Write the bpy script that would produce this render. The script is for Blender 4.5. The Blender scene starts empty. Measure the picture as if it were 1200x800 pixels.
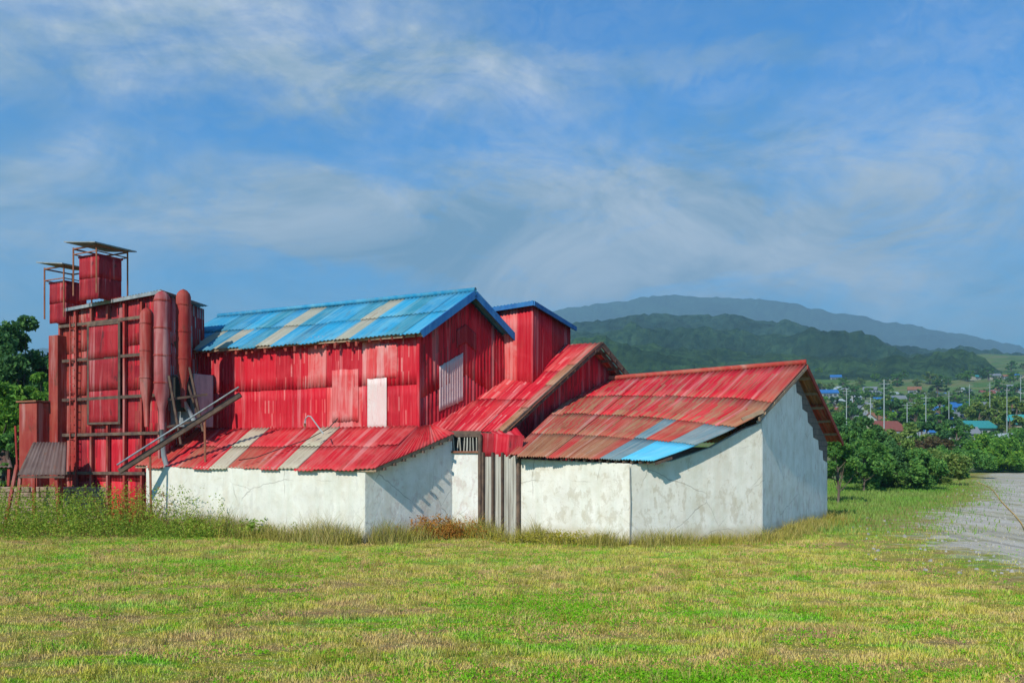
import bpy, math, random
import numpy as np
from mathutils import Vector, noise
random.seed(7); rng = np.random.default_rng(11)
S = bpy.context.scene
R = math.radians
EYE = 2.85
# ------------------------------------------------------------------ camera
cd = bpy.data.cameras.new('camera'); cam = bpy.data.objects.new('camera', cd); S.collection.objects.link(cam)
cam.location = (0, 0, EYE); cam.rotation_euler = (R(90), 0, 0)
cd.sensor_width = 36; cd.lens = 30; cd.shift_y = 125/1200; cd.clip_end = 20000; cd.clip_start = 0.1
S.camera = cam
# ------------------------------------------------------------------ light
SUN_TO = Vector((-.50, -.866, 0)).normalized(); SUN_EL = 37
sd = bpy.data.lights.new('sun', 'SUN'); sun = bpy.data.objects.new('sun', sd); S.collection.objects.link(sun)
sd.energy = 3.7; sd.angle = R(0.6); sd.color = (1.0, .93, .82)
sv = Vector((SUN_TO.x*math.cos(R(SUN_EL)), SUN_TO.y*math.cos(R(SUN_EL)), math.sin(R(SUN_EL))))
sun.rotation_euler = sv.to_track_quat('Z', 'Y').to_euler()
S.view_settings.view_transform = 'Standard'; S.view_settings.look = 'None'
S.view_settings.exposure = 0.5; S.view_settings.gamma = 1; S.view_settings.use_curve_mapping = False
W = bpy.data.worlds.new("World"); S.world = W; W.use_nodes = True
nt = W.node_tree; N = nt.nodes; Lk = nt.links; N.clear()
def nd(t, **k):
    n = N.new(t)
    for a, b in k.items(): setattr(n, a, b)
    return n
out = nd('ShaderNodeOutputWorld'); bg = nd('ShaderNodeBackground'); bg.inputs[1].default_value = 0.135
sky = nd('ShaderNodeTexSky', sky_type='NISHITA', sun_disc=False, sun_elevation=R(SUN_EL),
         sun_rotation=math.atan2(SUN_TO.x, SUN_TO.y), air_density=1.0, dust_density=0.4, ozone_density=2.5)
SKY_TINT = (.0, .74, 1.05, 1); CLOUD_A = (1.15, 1.9, 2.5); CLOUD_B = (4.3, 4.5, 4.6)
hs = nd('ShaderNodeHueSaturation'); hs.inputs['Saturation'].default_value = 1.4; hs.inputs['Hue'].default_value = .49; hs.inputs['Value'].default_value = .95
Lk.new(sky.outputs[0], hs.inputs['Color'])
tc = nd('ShaderNodeTexCoord')
def wnoise(scale, detail, loc, sc, dist=0.0, rough=.55, rot=(0, 0, 0)):
    m = nd('ShaderNodeMapping'); m.inputs['Scale'].default_value = sc; m.inputs['Location'].default_value = loc; m.inputs['Rotation'].default_value = rot
    Lk.new(tc.outputs['Generated'], m.inputs[0])
    n = nd('ShaderNodeTexNoise'); n.inputs['Scale'].default_value = scale; n.inputs['Detail'].default_value = detail
    n.inputs['Distortion'].default_value = dist; n.inputs['Roughness'].default_value = rough
    Lk.new(m.outputs[0], n.inputs['Vector']); return n.outputs[0]
def wramp(src, stops):
    r = nd('ShaderNodeValToRGB'); e = r.color_ramp.elements
    e[0].position, e[1].position = stops[0][0], stops[-1][0]
    for p, c in stops[1:-1]: e.new(p)
    for i, (p, c) in enumerate(stops): e[i].position = p; e[i].color = (c, c, c, 1) if not isinstance(c, tuple) else (*c, 1)
    Lk.new(src, r.inputs[0]); return r.outputs[0]
def wmath(op, a, b):
    m = nd('ShaderNodeMath', operation=op); m.use_clamp = True
    for i, v in enumerate((a, b)):
        if isinstance(v, (int, float)): m.inputs[i].default_value = v
        else: Lk.new(v, m.inputs[i])
    return m.outputs[0]
def wmix(f, a, b):
    m = nd('ShaderNodeMixRGB')
    if isinstance(f, (int, float)): m.inputs[0].default_value = f
    else: Lk.new(f, m.inputs[0])
    for i, v in ((1, a), (2, b)):
        if isinstance(v, tuple): m.inputs[i].default_value = (*v, 1)
        else: Lk.new(v, m.inputs[i])
    return m.outputs[0]
def vmath(op, a, b):
    m = nd('ShaderNodeVectorMath', operation=op)
    for i, v in enumerate((a, b)):
        if isinstance(v, tuple): m.inputs[i].default_value = v
        else: Lk.new(v, m.inputs[i])
    return m.outputs[1 if op == 'LENGTH' or op == 'DISTANCE' else 0]
def wnoisec(scale, sc, dist, rough):
    m = nd('ShaderNodeMapping'); m.inputs['Scale'].default_value = sc; Lk.new(tc.outputs['Generated'], m.inputs[0])
    n = nd('ShaderNodeTexNoise'); n.inputs['Scale'].default_value = scale; n.inputs['Detail'].default_value = 7; n.inputs['Distortion'].default_value = dist; n.inputs['Roughness'].default_value = rough
    Lk.new(m.outputs[0], n.inputs['Vector']); return n.outputs[1]
warp = vmath('ADD', tc.outputs['Generated'], vmath('MULTIPLY', vmath('SUBTRACT', wnoisec(3.2, (1, 1, 2.2), .8, .62), (.5, .5, .5)), (.30, .30, .16)))
def bank(px, py, rx, ry, amt):      # a cloud bank in the direction of the sky, with a soft torn edge
    v = Vector(((px-600)/1000, 1, (525-py)/1000)); l = v.length; v = v/l
    d = vmath('MULTIPLY', vmath('SUBTRACT', warp, tuple(v)), (1000*l/rx, 3.0, 1000*l/ry))
    return wmath('MULTIPLY', wramp(vmath('LENGTH', d, (0, 0, 0)), [(0, 1.0), (.5, .8), (1.0, 0.0)]), min(.95, amt*1.12))
cl = None
for bk in ((250, 40, 420, 90, .75), (520, 115, 260, 60, .5), (330, 250, 520, 85, .62), (600, 270, 380, 80, .42), (880, 240, 420, 130, .60),
           (700, 310, 300, 90, .5), (1160, 270, 260, 150, .35), (790, 75, 220, 26, .4), (30, 90, 160, 60, .45), (1120, 30, 160, 40, .2), (-500, 200, 700, 150, .5), (1900, 150, 700, 150, .5)):
    c_ = bank(*bk); cl = c_ if cl is None else wmath('ADD', cl, c_)
wisp = wramp(wnoise(6, 9, (.3, 0, .2), (1.0, 1, 2.4), 1.2, .66, (0, R(-12), 0)), [(.36, 0.0), (.72, 1.0)])
wisp2 = wramp(wnoise(22, 9, (.7, 3, .9), (1.0, 1, 1.5), 1.6, .74, (0, R(18), 0)), [(.30, 0.0), (.74, 1.0)])
cl = wmath('MULTIPLY', cl, wmath('ADD', .45, wmath('MULTIPLY', wisp, .85)))
cl = wmath('ADD', cl, wmath('MULTIPLY', wisp, .10)); cl = wmath('ADD', cl, wmath('MULTIPLY', wisp2, .27))
sx = nd('ShaderNodeSeparateXYZ'); Lk.new(tc.outputs['Generated'], sx.inputs[0])
low = wramp(sx.outputs['Z'], [(.0, .45), (.12, .38), (.22, .16), (.32, 0.0)])
cl = wmath('ADD', cl, low)
gcol = wmix(wramp(wnoise(4, 7, (5, 2, 1), (1, 1, 2), .8, .65), [(.35, 0.0), (.68, 1.0)]), CLOUD_A, CLOUD_B)
tint = nd('ShaderNodeMixRGB', blend_type='MULTIPLY'); tint.inputs[0].default_value = 1; tint.inputs[2].default_value = SKY_TINT
Lk.new(hs.outputs[0], tint.inputs[1])
col = wmix(wmath('MULTIPLY', cl, .92), tint.outputs[0], gcol)
Lk.new(col, bg.inputs[0]); Lk.new(bg.outputs[0], out.inputs[0])

# ------------------------------------------------------------------ helpers
COL = S.collection
def P(px, py, d): return Vector(((px-600)/1000*d, d, EYE+(525-py)/1000*d))
def X(px, d): return (px-600)/1000*d
U = Vector((.883, -.469, 0)); V = Vector((.7, .7, 0)).normalized()
ORG = {}
def tag(o, label=None, cat=None, group=None, kind=None):
    if label: o['label'] = label
    if cat: o['category'] = cat
    if group: o['group'] = group
    if kind: o['kind'] = kind
    return o
def thing(name, loc, label, cat, group=None, rz=0):
    o = bpy.data.objects.new(name, None); COL.objects.link(o); o.location = loc; o.rotation_euler.z = rz
    o.empty_display_size = .3
    ORG[o] = Vector(loc); return tag(o, label, cat, group)
def mk(name, verts, faces, mats, parent=None, midx=None, smooth=False, uvs=None, label=None):
    me = bpy.data.meshes.new(name)
    og = ORG.get(parent, Vector((0, 0, 0)))
    me.from_pydata([(v[0]-og[0], v[1]-og[1], v[2]-og[2]) for v in verts], [], faces)
    if not isinstance(mats, (list, tuple)): mats = [mats]
    for m in mats: me.materials.append(m)
    if midx is not None: me.polygons.foreach_set('material_index', midx)
    if smooth: me.polygons.foreach_set('use_smooth', [True]*len(faces))
    if uvs is not None:
        uv = me.uv_layers.new(name='UVMap'); a = []
        for f in faces:
            for i in f: a.extend(uvs[i])
        uv.data.foreach_set('uv', a)
    o = bpy.data.objects.new(name, me); COL.objects.link(o)
    if parent: o.parent = parent; ORG[o] = og
    if label: o['label'] = label
    return o
class MB:
    def __init__(s): s.v = []; s.f = []; s.mi = []
    def add(s, v, f, mi=0):
        b = len(s.v); s.v += [Vector(a) for a in v]; s.f += [tuple(i+b for i in q) for q in f]; s.mi += [mi]*len(f); return s
    def hexa(s, p, mi=0):      # 8 points: bottom ring, top ring
        return s.add(p, [(3,2,1,0),(4,5,6,7),(0,1,5,4),(1,2,6,5),(2,3,7,6),(3,0,4,7)], mi)
    def box(s, c, sz, mi=0, ax=(1, 0), ang=None):
        c = Vector(c); a = Vector((ax[0], ax[1], 0)).normalized(); b = Vector((-a.y, a.x, 0)); x, y, z = (q/2 for q in sz)
        r = [c-a*x-b*y, c+a*x-b*y, c+a*x+b*y, c-a*x+b*y]
        return s.hexa([p-Vector((0,0,z)) for p in r]+[p+Vector((0,0,z)) for p in r], mi)
    def bar(s, p, q, w, h=None, mi=0):
        p, q = Vector(p), Vector(q); h = h or w; d = (q-p).normalized()
        up = Vector((0,0,1)) if abs(d.z) < .95 else Vector((0,1,0))
        a = d.cross(up).normalized()*w/2; b = a.cross(d).normalized()*h/2
        return s.hexa([p-a-b, p+a-b, p+a+b, p-a+b, q-a-b, q+a-b, q+a+b, q-a+b], mi)
    def tube(s, pts, r, n=10, mi=0, caps=True):
        pts = [Vector(p) for p in pts]; rs = r if isinstance(r, (list, tuple)) else [r]*len(pts); b = len(s.v)
        for i, p in enumerate(pts):
            d = (pts[min(i+1, len(pts)-1)]-pts[max(i-1, 0)]).normalized()
            up = Vector((0,0,1)) if abs(d.z) < .9 else Vector((0,1,0))
            a = d.cross(up).normalized(); c = d.cross(a).normalized()
            for k in range(n):
                t = k/n*2*math.pi; s.v.append(p+(a*math.cos(t)+c*math.sin(t))*rs[i])
        for i in range(len(pts)-1):
            for k in range(n): s.f.append((b+i*n+k, b+i*n+(k+1)%n, b+(i+1)*n+(k+1)%n, b+(i+1)*n+k)); s.mi.append(mi)
        if caps:
            s.f.append(tuple(b+k for k in range(n))); s.f.append(tuple(b+(len(pts)-1)*n+k for k in reversed(range(n)))); s.mi += [mi, mi]
        return s
    def build(s, name, mats, parent=None, smooth=False, label=None): return mk(name, s.v, s.f, mats, parent, s.mi, smooth, [(p[0]*.9+p[1]*.6, p[2]+p[1]*.1) for p in s.v], label=label)
def bevel(o, w=.015):
    m = o.modifiers.new('bevel', 'BEVEL'); m.width = w; m.segments = 1; m.limit_method = 'ANGLE'; return o
def solid(o, t=.006):
    m = o.modifiers.new('solid', 'SOLIDIFY'); m.thickness = t; m.offset = 0; return o

# ------------------------------------------------------------------ materials
class Mat:
    def __init__(s, name, rough=.8, spec=.3, metal=0):
        s.m = bpy.data.materials.new(name); s.m.use_nodes = True; s.nt = s.m.node_tree; s.N = s.nt.nodes; s.L = s.nt.links
        s.b = s.N['Principled BSDF']; s.b.inputs['Roughness'].default_value = rough
        s.b.inputs['Specular IOR Level'].default_value = spec; s.b.inputs['Metallic'].default_value = metal
        s.tc = s.N.new('ShaderNodeTexCoord')
    def noise(s, scale=1, sc=(1, 1, 1), detail=5, dist=0, coord='Object', loc=(0, 0, 0), rough=.55, rot=(0,0,0)):
        m = s.N.new('ShaderNodeMapping'); m.inputs['Scale'].default_value = sc; m.inputs['Location'].default_value = loc; m.inputs['Rotation'].default_value = rot
        s.L.new(s.tc.outputs[coord], m.inputs[0]); n = s.N.new('ShaderNodeTexNoise'); n.inputs['Scale'].default_value = scale
        n.inputs['Detail'].default_value = detail; n.inputs['Distortion'].default_value = dist; n.inputs['Roughness'].default_value = rough
        s.L.new(m.outputs[0], n.inputs['Vector']); return n.outputs[0]
    def ramp(s, src, stops):
        r = s.N.new('ShaderNodeValToRGB'); e = r.color_ramp.elements
        for _ in stops[2:]: e.new(.5)
        for i, (p, c) in enumerate(stops): e[i].position = p; e[i].color = (*c, 1) if isinstance(c, tuple) else (c, c, c, 1)
        s.L.new(src, r.inputs[0]); return r.outputs[0]
    def mix(s, f, a, b, mode='MIX'):
        m = s.N.new('ShaderNodeMixRGB'); m.blend_type = mode
        for i, v in enumerate((f, a, b)):
            if isinstance(v, tuple): m.inputs[i].default_value = (*v, 1)
            elif isinstance(v, (int, float)): m.inputs[i].default_value = v
            else: s.L.new(v, m.inputs[i])
        return m.outputs[0]
    def math(s, op, a, b):
        m = s.N.new('ShaderNodeMath'); m.operation = op; m.use_clamp = True
        for i, v in enumerate((a, b)):
            if isinstance(v, (int, float)): m.inputs[i].default_value = v
            else: s.L.new(v, m.inputs[i])
        return m.outputs[0]
    def island(s): return s.N.new('ShaderNodeNewGeometry').outputs['Random Per Island']
    def sep(s, coord='Object'):
        n = s.N.new('ShaderNodeSeparateXYZ'); s.L.new(s.tc.outputs[coord], n.inputs[0]); return n.outputs
    def color(s, c):
        if isinstance(c, tuple): s.b.inputs['Base Color'].default_value = (*c, 1)
        else: s.L.new(c, s.b.inputs['Base Color'])
        return s
    def bump(s, src, st=.3, d=.02):
        n = s.N.new('ShaderNodeBump'); n.inputs['Strength'].default_value = st; n.inputs['Distance'].default_value = d
        s.L.new(src, n.inputs['Height']); s.L.new(n.outputs[0], s.b.inputs['Normal']); return s
def metal_paint(name, base, dark, fade, rust=(.16, .05, .025), fadeamt=.5, rustamt=.35, rough=.6, isl=.35, spec=.15):
    m = Mat(name, rough, spec)
    ir = m.island()
    c = m.mix(m.math('MULTIPLY', ir, .9), base, dark)
    st = m.noise(1, (7, .45, 1), 6, .3, 'UV')                      # streaks down the sheet
    c = m.mix(m.math('MULTIPLY', m.ramp(st, [(.42, 0.0), (.68, 1.0)]), fadeamt), c, fade)
    bl = m.noise(1.1, (1, 1, 1), 7, .6, 'UV', (3, 1, 0))
    c = m.mix(m.math('MULTIPLY', m.ramp(bl, [(.50, 0.0), (.66, 1.0)]), fadeamt*.75), c, fade)
    r1 = m.noise(2.3, (1.6, .5, 1), 9, .8, 'UV', (9, 4, 0), .68)
    c = m.mix(m.math('MULTIPLY', m.ramp(r1, [(.55, 0.0), (.66, 1.0)]), rustamt), c, rust)
    r2 = m.noise(1, (22, 1.0, 1), 4, .1, 'UV', (1, 7, 0), .6)
    c = m.mix(m.math('MULTIPLY', m.ramp(r2, [(.52, 0.0), (.72, 1.0)]), rustamt*.45), c, dark)
    sc_ = m.noise(1, (3.5, .18, 1), 5, .15, 'UV', (6, 2, 0), .6)
    c = m.mix(m.math('MULTIPLY', m.ramp(sc_, [(.54, 0.0), (.64, 1.0)]), fadeamt*.8), c, tuple(min(1, x*.5+y*.5+.04) for x, y in zip(fade, (.6, .45, .42))) if base[0] > .3 else fade)
    m.color(c); m.bump(m.noise(1.6, (1, .7, 1), 5, .4, 'UV'), .6, .05)
    return m.m
RED = metal_paint('red_sheet', (.53, .008, .022), (.37, .007, .018), (.60, .055, .065), fadeamt=.42, rustamt=.18)
REDROOF = metal_paint('red_roof_sheet', (.55, .018, .028), (.38, .010, .018), (.54, .13, .11), (.20, .055, .03), .50, .38)
REDFADE = metal_paint('faded_pink_red_sheet', (.60, .06, .06), (.52, .035, .04), (.62, .26, .24), fadeamt=.7, rustamt=.15)
RUST = metal_paint('rusty_brown_sheet', (.33, .10, .055), (.27, .12, .06), (.36, .22, .12), (.12, .045, .025), .6, .5)
REDRUST = metal_paint('worn_red_rust_sheet', (.46, .04, .035), (.32, .05, .035), (.36, .18, .11), (.20, .07, .04), .55, .5)
SLATE = metal_paint('slate_blue_sheet', (.10, .20, .24), (.15, .20, .21), (.27, .30, .29), (.20, .10, .06), .5, .35)
BLUE = metal_paint('blue_sheet', (.02, .27, .46), (.02, .18, .34), (.16, .38, .46), (.11, .12, .10), .45, .28)
TEAL = metal_paint('teal_blue_sheet', (.03, .20, .28), (.02, .15, .28), (.13, .32, .40), (.10, .10, .08), .5, .35)
SKYB = metal_paint('bright_blue_sheet', (.09, .46, .66), (.08, .40, .58), (.22, .50, .60), (.08, .25, .38), .35, .12)
TAN = metal_paint('weathered_tan_sheet', (.34, .30, .22), (.22, .26, .22), (.40, .36, .29), (.20, .12, .07), .5, .45)
PALE = metal_paint('pale_skylight_sheet', (.42, .34, .25), (.38, .36, .24), (.50, .44, .34), (.28, .20, .12), .5, .4)
WHITESH = metal_paint('bare_white_sheet', (.66, .58, .54), (.60, .52, .48), (.66, .40, .37), (.45, .16, .12), .5, .45)
PINKW = metal_paint('chalky_white_sheet', (.58, .40, .38), (.52, .30, .29), (.66, .55, .52), (.45, .1, .1), .5, .4)
DARKRED = metal_paint('dark_red_sheet', (.33, .010, .018), (.20, .010, .016), (.42, .06, .06), (.05, .018, .018), .45, .75)
OXIDE = metal_paint('rusted_red_steel', (.36, .025, .025), (.22, .03, .022), (.38, .10, .07), (.10, .045, .03), .5, .75)
DEEP = metal_paint('deep_crimson_sheet', (.28, .005, .016), (.15, .005, .012), (.38, .05, .055), (.05, .018, .018), .5, .7)
DUCTM = metal_paint('chalky_red_duct', (.34, .06, .06), (.24, .04, .045), (.44, .18, .17), (.2, .06, .05), .6, .5)
CANO = metal_paint('dull_brown_sheet', (.12, .07, .06), (.07, .05, .045), (.22, .16, .14), (.16, .06, .03), .5, .5)
GREYSH = metal_paint('grey_blue_steel', (.22, .26, .28), (.15, .18, .20), (.40, .42, .42), (.20, .09, .06), .5, .4)
BLUETRIM = metal_paint('blue_trim_board', (.02, .13, .36), (.015, .09, .28), (.06, .24, .46), (.04, .06, .10), .4, .3)
def plaster(name, base, stain, amt, low=0.0):
    m = Mat(name, .92, .15)
    c = m.mix(m.ramp(m.noise(.9, (1,1,1), 6, .4), [(.35, 0.0), (.7, 1.0)]), base, tuple(x*.86 for x in base))
    st = m.noise(1, (3.2, 3.2, .35), 6, .3)
    c = m.mix(m.math('MULTIPLY', m.ramp(st, [(.46, 0.0), (.72, 1.0)]), .45), c, (base[0]*.72, base[1]*.78, base[2]*.74))
    sp = m.noise(2.9, (1.2, 1.2, .7), 12, .25, loc=(3, 2, 5), rough=.72)
    z = m.sep()[2]
    lowm = m.ramp(z, [(.0, 1.0), (.28, .5)]) if False else m.math('MULTIPLY', m.math('SUBTRACT', 2.6, z), .42)
    k = m.math('ADD', m.math('MULTIPLY', sp, 1.0), m.math('MULTIPLY', lowm, .10))
    c = m.mix(m.math('MULTIPLY', m.ramp(k, [(.575-low, 0.0), (.64-low, 1.0)]), amt*.8), c, stain)
    sp2 = m.noise(7, (1, 1, 1), 6, .5, loc=(8, 2, 5), rough=.7)
    c = m.mix(m.math('MULTIPLY', m.ramp(sp2, [(.60, 0.0), (.68, 1.0)]), amt*.7), c, stain)
    spl = m.math('ADD', m.math('MULTIPLY', m.noise(2.4, (1, 1, 1), 6, .3, loc=(1, 5, 2)), .5), m.math('SUBTRACT', .52, z))
    c = m.mix(m.math('MULTIPLY', m.ramp(spl, [(.22, 0.0), (.66, 1.0)]), .85), c, (.40, .33, .17))
    vo = m.N.new('ShaderNodeTexVoronoi'); vo.feature = 'DISTANCE_TO_EDGE'; vo.inputs['Scale'].default_value = .55
    mp = m.N.new('ShaderNodeMixRGB'); mp.inputs[0].default_value = .16; m.L.new(m.tc.outputs['Object'], mp.inputs[1])
    nz = m.N.new('ShaderNodeTexNoise'); nz.inputs['Scale'].default_value = 2.5; nz.inputs['Detail'].default_value = 8; m.L.new(m.tc.outputs['Object'], nz.inputs['Vector']); m.L.new(nz.outputs[1], mp.inputs[2]); m.L.new(mp.outputs[0], vo.inputs['Vector'])
    ck = m.math('MULTIPLY', m.ramp(vo.outputs[0], [(0, 1.0), (.006, 0.0)]), m.ramp(m.noise(.6, loc=(2, 2, 9)), [(.45, 0.0), (.6, 1.0)]))
    c = m.mix(m.math('MULTIPLY', ck, .7), c, (.16, .14, .11))
    rs = m.noise(1, (1.6, 1.6, .16), 7, .2, loc=(4, 8, 1), rough=.65)
    c = m.mix(m.math('MULTIPLY', m.ramp(rs, [(.50, 0.0), (.68, 1.0)]), .35), c, (.50, .43, .32))
    m.color(c); m.bump(m.noise(5, (1,1,1), 9, .2, rough=.7), .5, .03); return m.m
PLAST = plaster('limewashed_block', (.72, .70, .61), (.44, .41, .36), .35)
PLASTB = plaster('stained_white_render', (.76, .73, .64), (.46, .41, .31), .7, .02)
PLASTC = plaster('fill_brightened_render', (.84, .82, .75), (.50, .36, .33), .5, .0)  # paler base puts extra sky fill for the shaded walls into the colour
def wood(name, a, b, sc=(14, 14, .6)):
    m = Mat(name, .85, .2); c = m.mix(m.ramp(m.noise(1, sc, 6, .4), [(.35, 0.0), (.66, 1.0)]), a, b)
    c = m.mix(m.math('MULTIPLY', m.island(), .5), c, tuple(x*.6 for x in a)); m.color(c)
    m.bump(m.noise(1, sc, 5), .3, .01); return m.m
PLANKW = wood('whitewashed_plank', (.56, .54, .46), (.26, .23, .19))
DARKW = wood('dark_weathered_timber', (.085, .06, .05), (.20, .13, .09), (4, 4, 4))
REDW = wood('red_stained_timber', (.36, .05, .035), (.16, .05, .035), (5, 5, 2))
TANW = wood('tan_batten', (.42, .30, .20), (.26, .17, .11), (6, 6, 3))
RUSTY = wood('rusty_iron', (.24, .08, .045), (.33, .15, .09), (5, 5, 5))
m = Mat('dark_opening', .9, .1); m.color(m.mix(m.noise(6), (.02, .022, .022), (.05, .05, .045))); DARK = m.m
m = Mat('galvanised_pole', .6, .3); m.color(m.mix(m.noise(3), (.36, .40, .40), (.24, .28, .28))); GALV = m.m
m = Mat('concrete', .9, .2); m.color(m.mix(m.noise(3), (.36, .34, .31), (.25, .24, .22))); CONC = m.m
m = Mat('black_cable', .7, .2); m.color((.03, .03, .03)); CABLE = m.m
m = Mat('exposed_brick', .9, .15)
bt = m.N.new('ShaderNodeTexBrick'); bt.inputs['Scale'].default_value = 1; bt.inputs['Color1'].default_value = (.17, .13, .11, 1); bt.inputs['Color2'].default_value = (.10, .085, .075, 1)
bt.inputs['Mortar'].default_value = (.045, .042, .04, 1); bt.inputs['Brick Width'].default_value = .42; bt.inputs['Row Height'].default_value = .21; bt.inputs['Mortar Size'].default_value = .018
m.L.new(m.tc.outputs['UV'], bt.inputs['Vector']); m.color(m.mix(m.math('MULTIPLY', m.noise(2.2), .6), bt.outputs[0], (.2, .19, .17))); m.bump(bt.outputs['Fac'], -.4, .01); BRICK = m.m
def foliage(name, a, b, c3, trans=.25):
    m = Mat(name, .65, .25); i = m.island(); c = m.ramp(i, [(0, a), (.55, b), (1, c3)])
    c = m.mix(m.math('MULTIPLY', m.ramp(m.noise(.7, (1,1,1), 3), [(.35, 0.0), (.65, 1.0)]), .55), c, a); m.color(c)
    m.b.inputs['Subsurface Weight'].default_value = 0
    t = m.N.new('ShaderNodeBsdfTranslucent'); m.L.new(c, t.inputs[0]); mx = m.N.new('ShaderNodeMixShader'); mx.inputs[0].default_value = trans
    m.L.new(m.b.outputs[0], mx.inputs[1]); m.L.new(t.outputs[0], mx.inputs[2]); m.L.new(mx.outputs[0], m.N['Material Output'].inputs[0]); return m.m
LEAFA = foliage('bright_green_leaves', (0.07, 0.182, 0.021), (0.126, 0.322, 0.035), (0.308, 0.476, 0.056), .4)
LEAFB = foliage('dark_green_leaves', (0.035, 0.112, 0.035), (0.07, 0.182, 0.049), (0.14, 0.28, 0.056), .35)
LEAFR = foliage('bronze_leaves', (.06, .045, .022), (.11, .07, .03), (.10, .12, .03))
LEAFG = foliage('shrub_leaves', (0.056, 0.168, 0.035), (0.112, 0.28, 0.049), (0.224, 0.392, 0.07), .4)
LEAFY = foliage('hedge_leaves', (0.112, 0.196, 0.042), (0.182, 0.294, 0.056), (0.336, 0.392, 0.098), .4)
BARK = wood('bark', (.10, .075, .055), (.18, .14, .11), (6, 6, 1.2))

# ------------------------------------------------------------------ ground
def gh(x, y):
    h = 0.0
    if y > 100: h = .0091*min(y-100, 1000)**1.376
    if y > 130: h += (noise.noise((x/90, y/70, 3)))*min(1, (y-130)/300)*9
    return h
xs = sorted(set([-6000,-4000,-2500,-1600,-1000,-700,-500,-350,-250,-180,-120,-80,-50,-30,-15,0,15,30,50,80]+list(range(100, 900, 20))+[1000,1200,1600,2500,4000,6000]))
ys = [-300,-100,-30,-10,0,10,20,30,45,60,75,90]+list(range(100, 400, 12))+list(range(400, 1100, 25))+[1200,1500,2000,3000,4500,6000]
v = [(x, y, gh(x, y)) for y in ys for x in xs]; nx_ = len(xs)
f = [(j*nx_+i, j*nx_+i+1, (j+1)*nx_+i+1, (j+1)*nx_+i) for j in range(len(ys)-1) for i in range(nx_-1)]
m = Mat('ground_turf', .95, .1)
def lawn_color(m, coord='Object', dark=1.0):
    d = dark
    p = m.noise(.42, (1, 2.2, 1), 9, 1.1, coord, (7, 3, 0), .68)
    c = m.ramp(p, [(.36, (.21*d, .125*d, .055*d)), (.44, (.31*d, .22*d, .070*d)), (.49, (.29*d, .245*d, .034*d)), (.55, (.19*d, .23*d, .014*d)), (.62, (.09*d, .27*d, .004*d))])
    q = m.noise(3.2, (1, 1.6, 1), 8, .8, coord, (2, 9, 0), .75)
    c = m.mix(m.math('MULTIPLY', m.ramp(q, [(.46, 0.0), (.60, 1.0)]), .6), c, (.32*d, .25*d, .11*d))
    q = m.noise(2.1, (1, 1.6, 1), 8, .8, coord, (12, 1, 0), .75)
    c = m.mix(m.math('MULTIPLY', m.ramp(q, [(.50, 0.0), (.62, 1.0)]), .5), c, (.10*d, .16*d, .015*d))
    return c
c = lawn_color(m)
sp = m.sep(); 
far = m.ramp(m.math('MULTIPLY', sp[1], 1/120), [(.30, 0.0), (.55, 1.0)])
fields = m.ramp(m.noise(.02, (1, 3.2, 1), 6, .4, loc=(4, 1, 0)), [(.36, (.05, .10, .03)), (.46, (.10, .20, .03)), (.52, (.20, .18, .08)), (.58, (.06, .15, .03)), (.68, (.13, .20, .05))])
fn = m.noise(.35, (1, 2.5, 1), 6, .3)
fields = m.mix(m.math('MULTIPLY', fn, .5), fields, (.07, .10, .04))
m.color(m.mix(far, c, fields)); m.bump(m.noise(9, (1,1,1), 9, rough=.75), .9, .05)
mk('ground', v, f, m.m)['kind'] = 'structure'

# gravel road (right)
m = Mat('gravel', .95, .15); c = m.ramp(m.noise(1.3, (1,1,1), 9, .3, rough=.75), [(.3, (.36, .32, .25)), (.5, (.46, .42, .34)), (.7, (.54, .50, .42))])
c = m.mix(m.math('MULTIPLY', m.ramp(m.noise(.22, (1.6, .6, 1), 7, 1.0, loc=(3, 4, 0)), [(.44, 0.0), (.60, 1.0)]), .75), c, (.36, .33, .17))
c = m.mix(m.math('MULTIPLY', m.ramp(m.noise(1, (1.5, .10, 1), 5, .5, loc=(2, 5, 0), rot=(0, 0, R(33))), [(.47, 0.0), (.56, 1.0)]), .55), c, (.56, .52, .44))
c = m.mix(m.math('MULTIPLY', m.ramp(m.noise(1, (1.9, .16, 1), 6, .6, loc=(7, 1, 0), rot=(0, 0, R(33))), [(.52, 0.0), (.60, 1.0)]), .5), c, (.20, .18, .14))
c = m.mix(m.math('MULTIPLY', m.ramp(m.noise(14, (1,1,1), 5, rough=.8), [(.4, 0.0), (.7, 1.0)]), .4), c, (.14, .13, .12))
gl = lawn_color(m); eu = m.sep('UV')[0]
em = m.math('SUBTRACT', m.math('ADD', m.math('MULTIPLY', m.noise(.9, (1, 1.6, 1), 8, .5, loc=(1, 3, 0), rough=.7), 1.3), .0), m.math('MULTIPLY', eu, 3.4))
c = m.mix(m.ramp(em, [(.12, 0.0), (.34, 1.0)]), c, gl)
m.color(c); m.bump(m.noise(22, (1,1,1), 8, rough=.8), .8, .03)
v = []; f = []
rp = [(12.5, 9, 30), (11.6, 13, 30), (10.2, 17, 31), (9.2, 20, 32), (9.4, 24, 33), (10.6, 28, 34), (13.2, 33, 36), (17.2, 39, 40), (22.5, 46, 44), (29, 57, 52), (38, 74, 60), (52, 98, 75)]
seg = 40; rows = []
for i in range(len(rp)-1):
    a, b = rp[i], rp[i+1]; n = 14
    for k in range(n + (i == len(rp)-2)):
        t = k/n; y = a[1]+(b[1]-a[1])*t; l = a[0]+(b[0]-a[0])*t; r = a[2]+(b[2]-a[2])*t
        l += noise.noise((y*.7, 3, 1))*1.1+noise.noise((y*2.9, 3, 5))*.4; r += noise.noise((y*.5, 8, 1))*.8
        rows.append((l, r, y))
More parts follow.
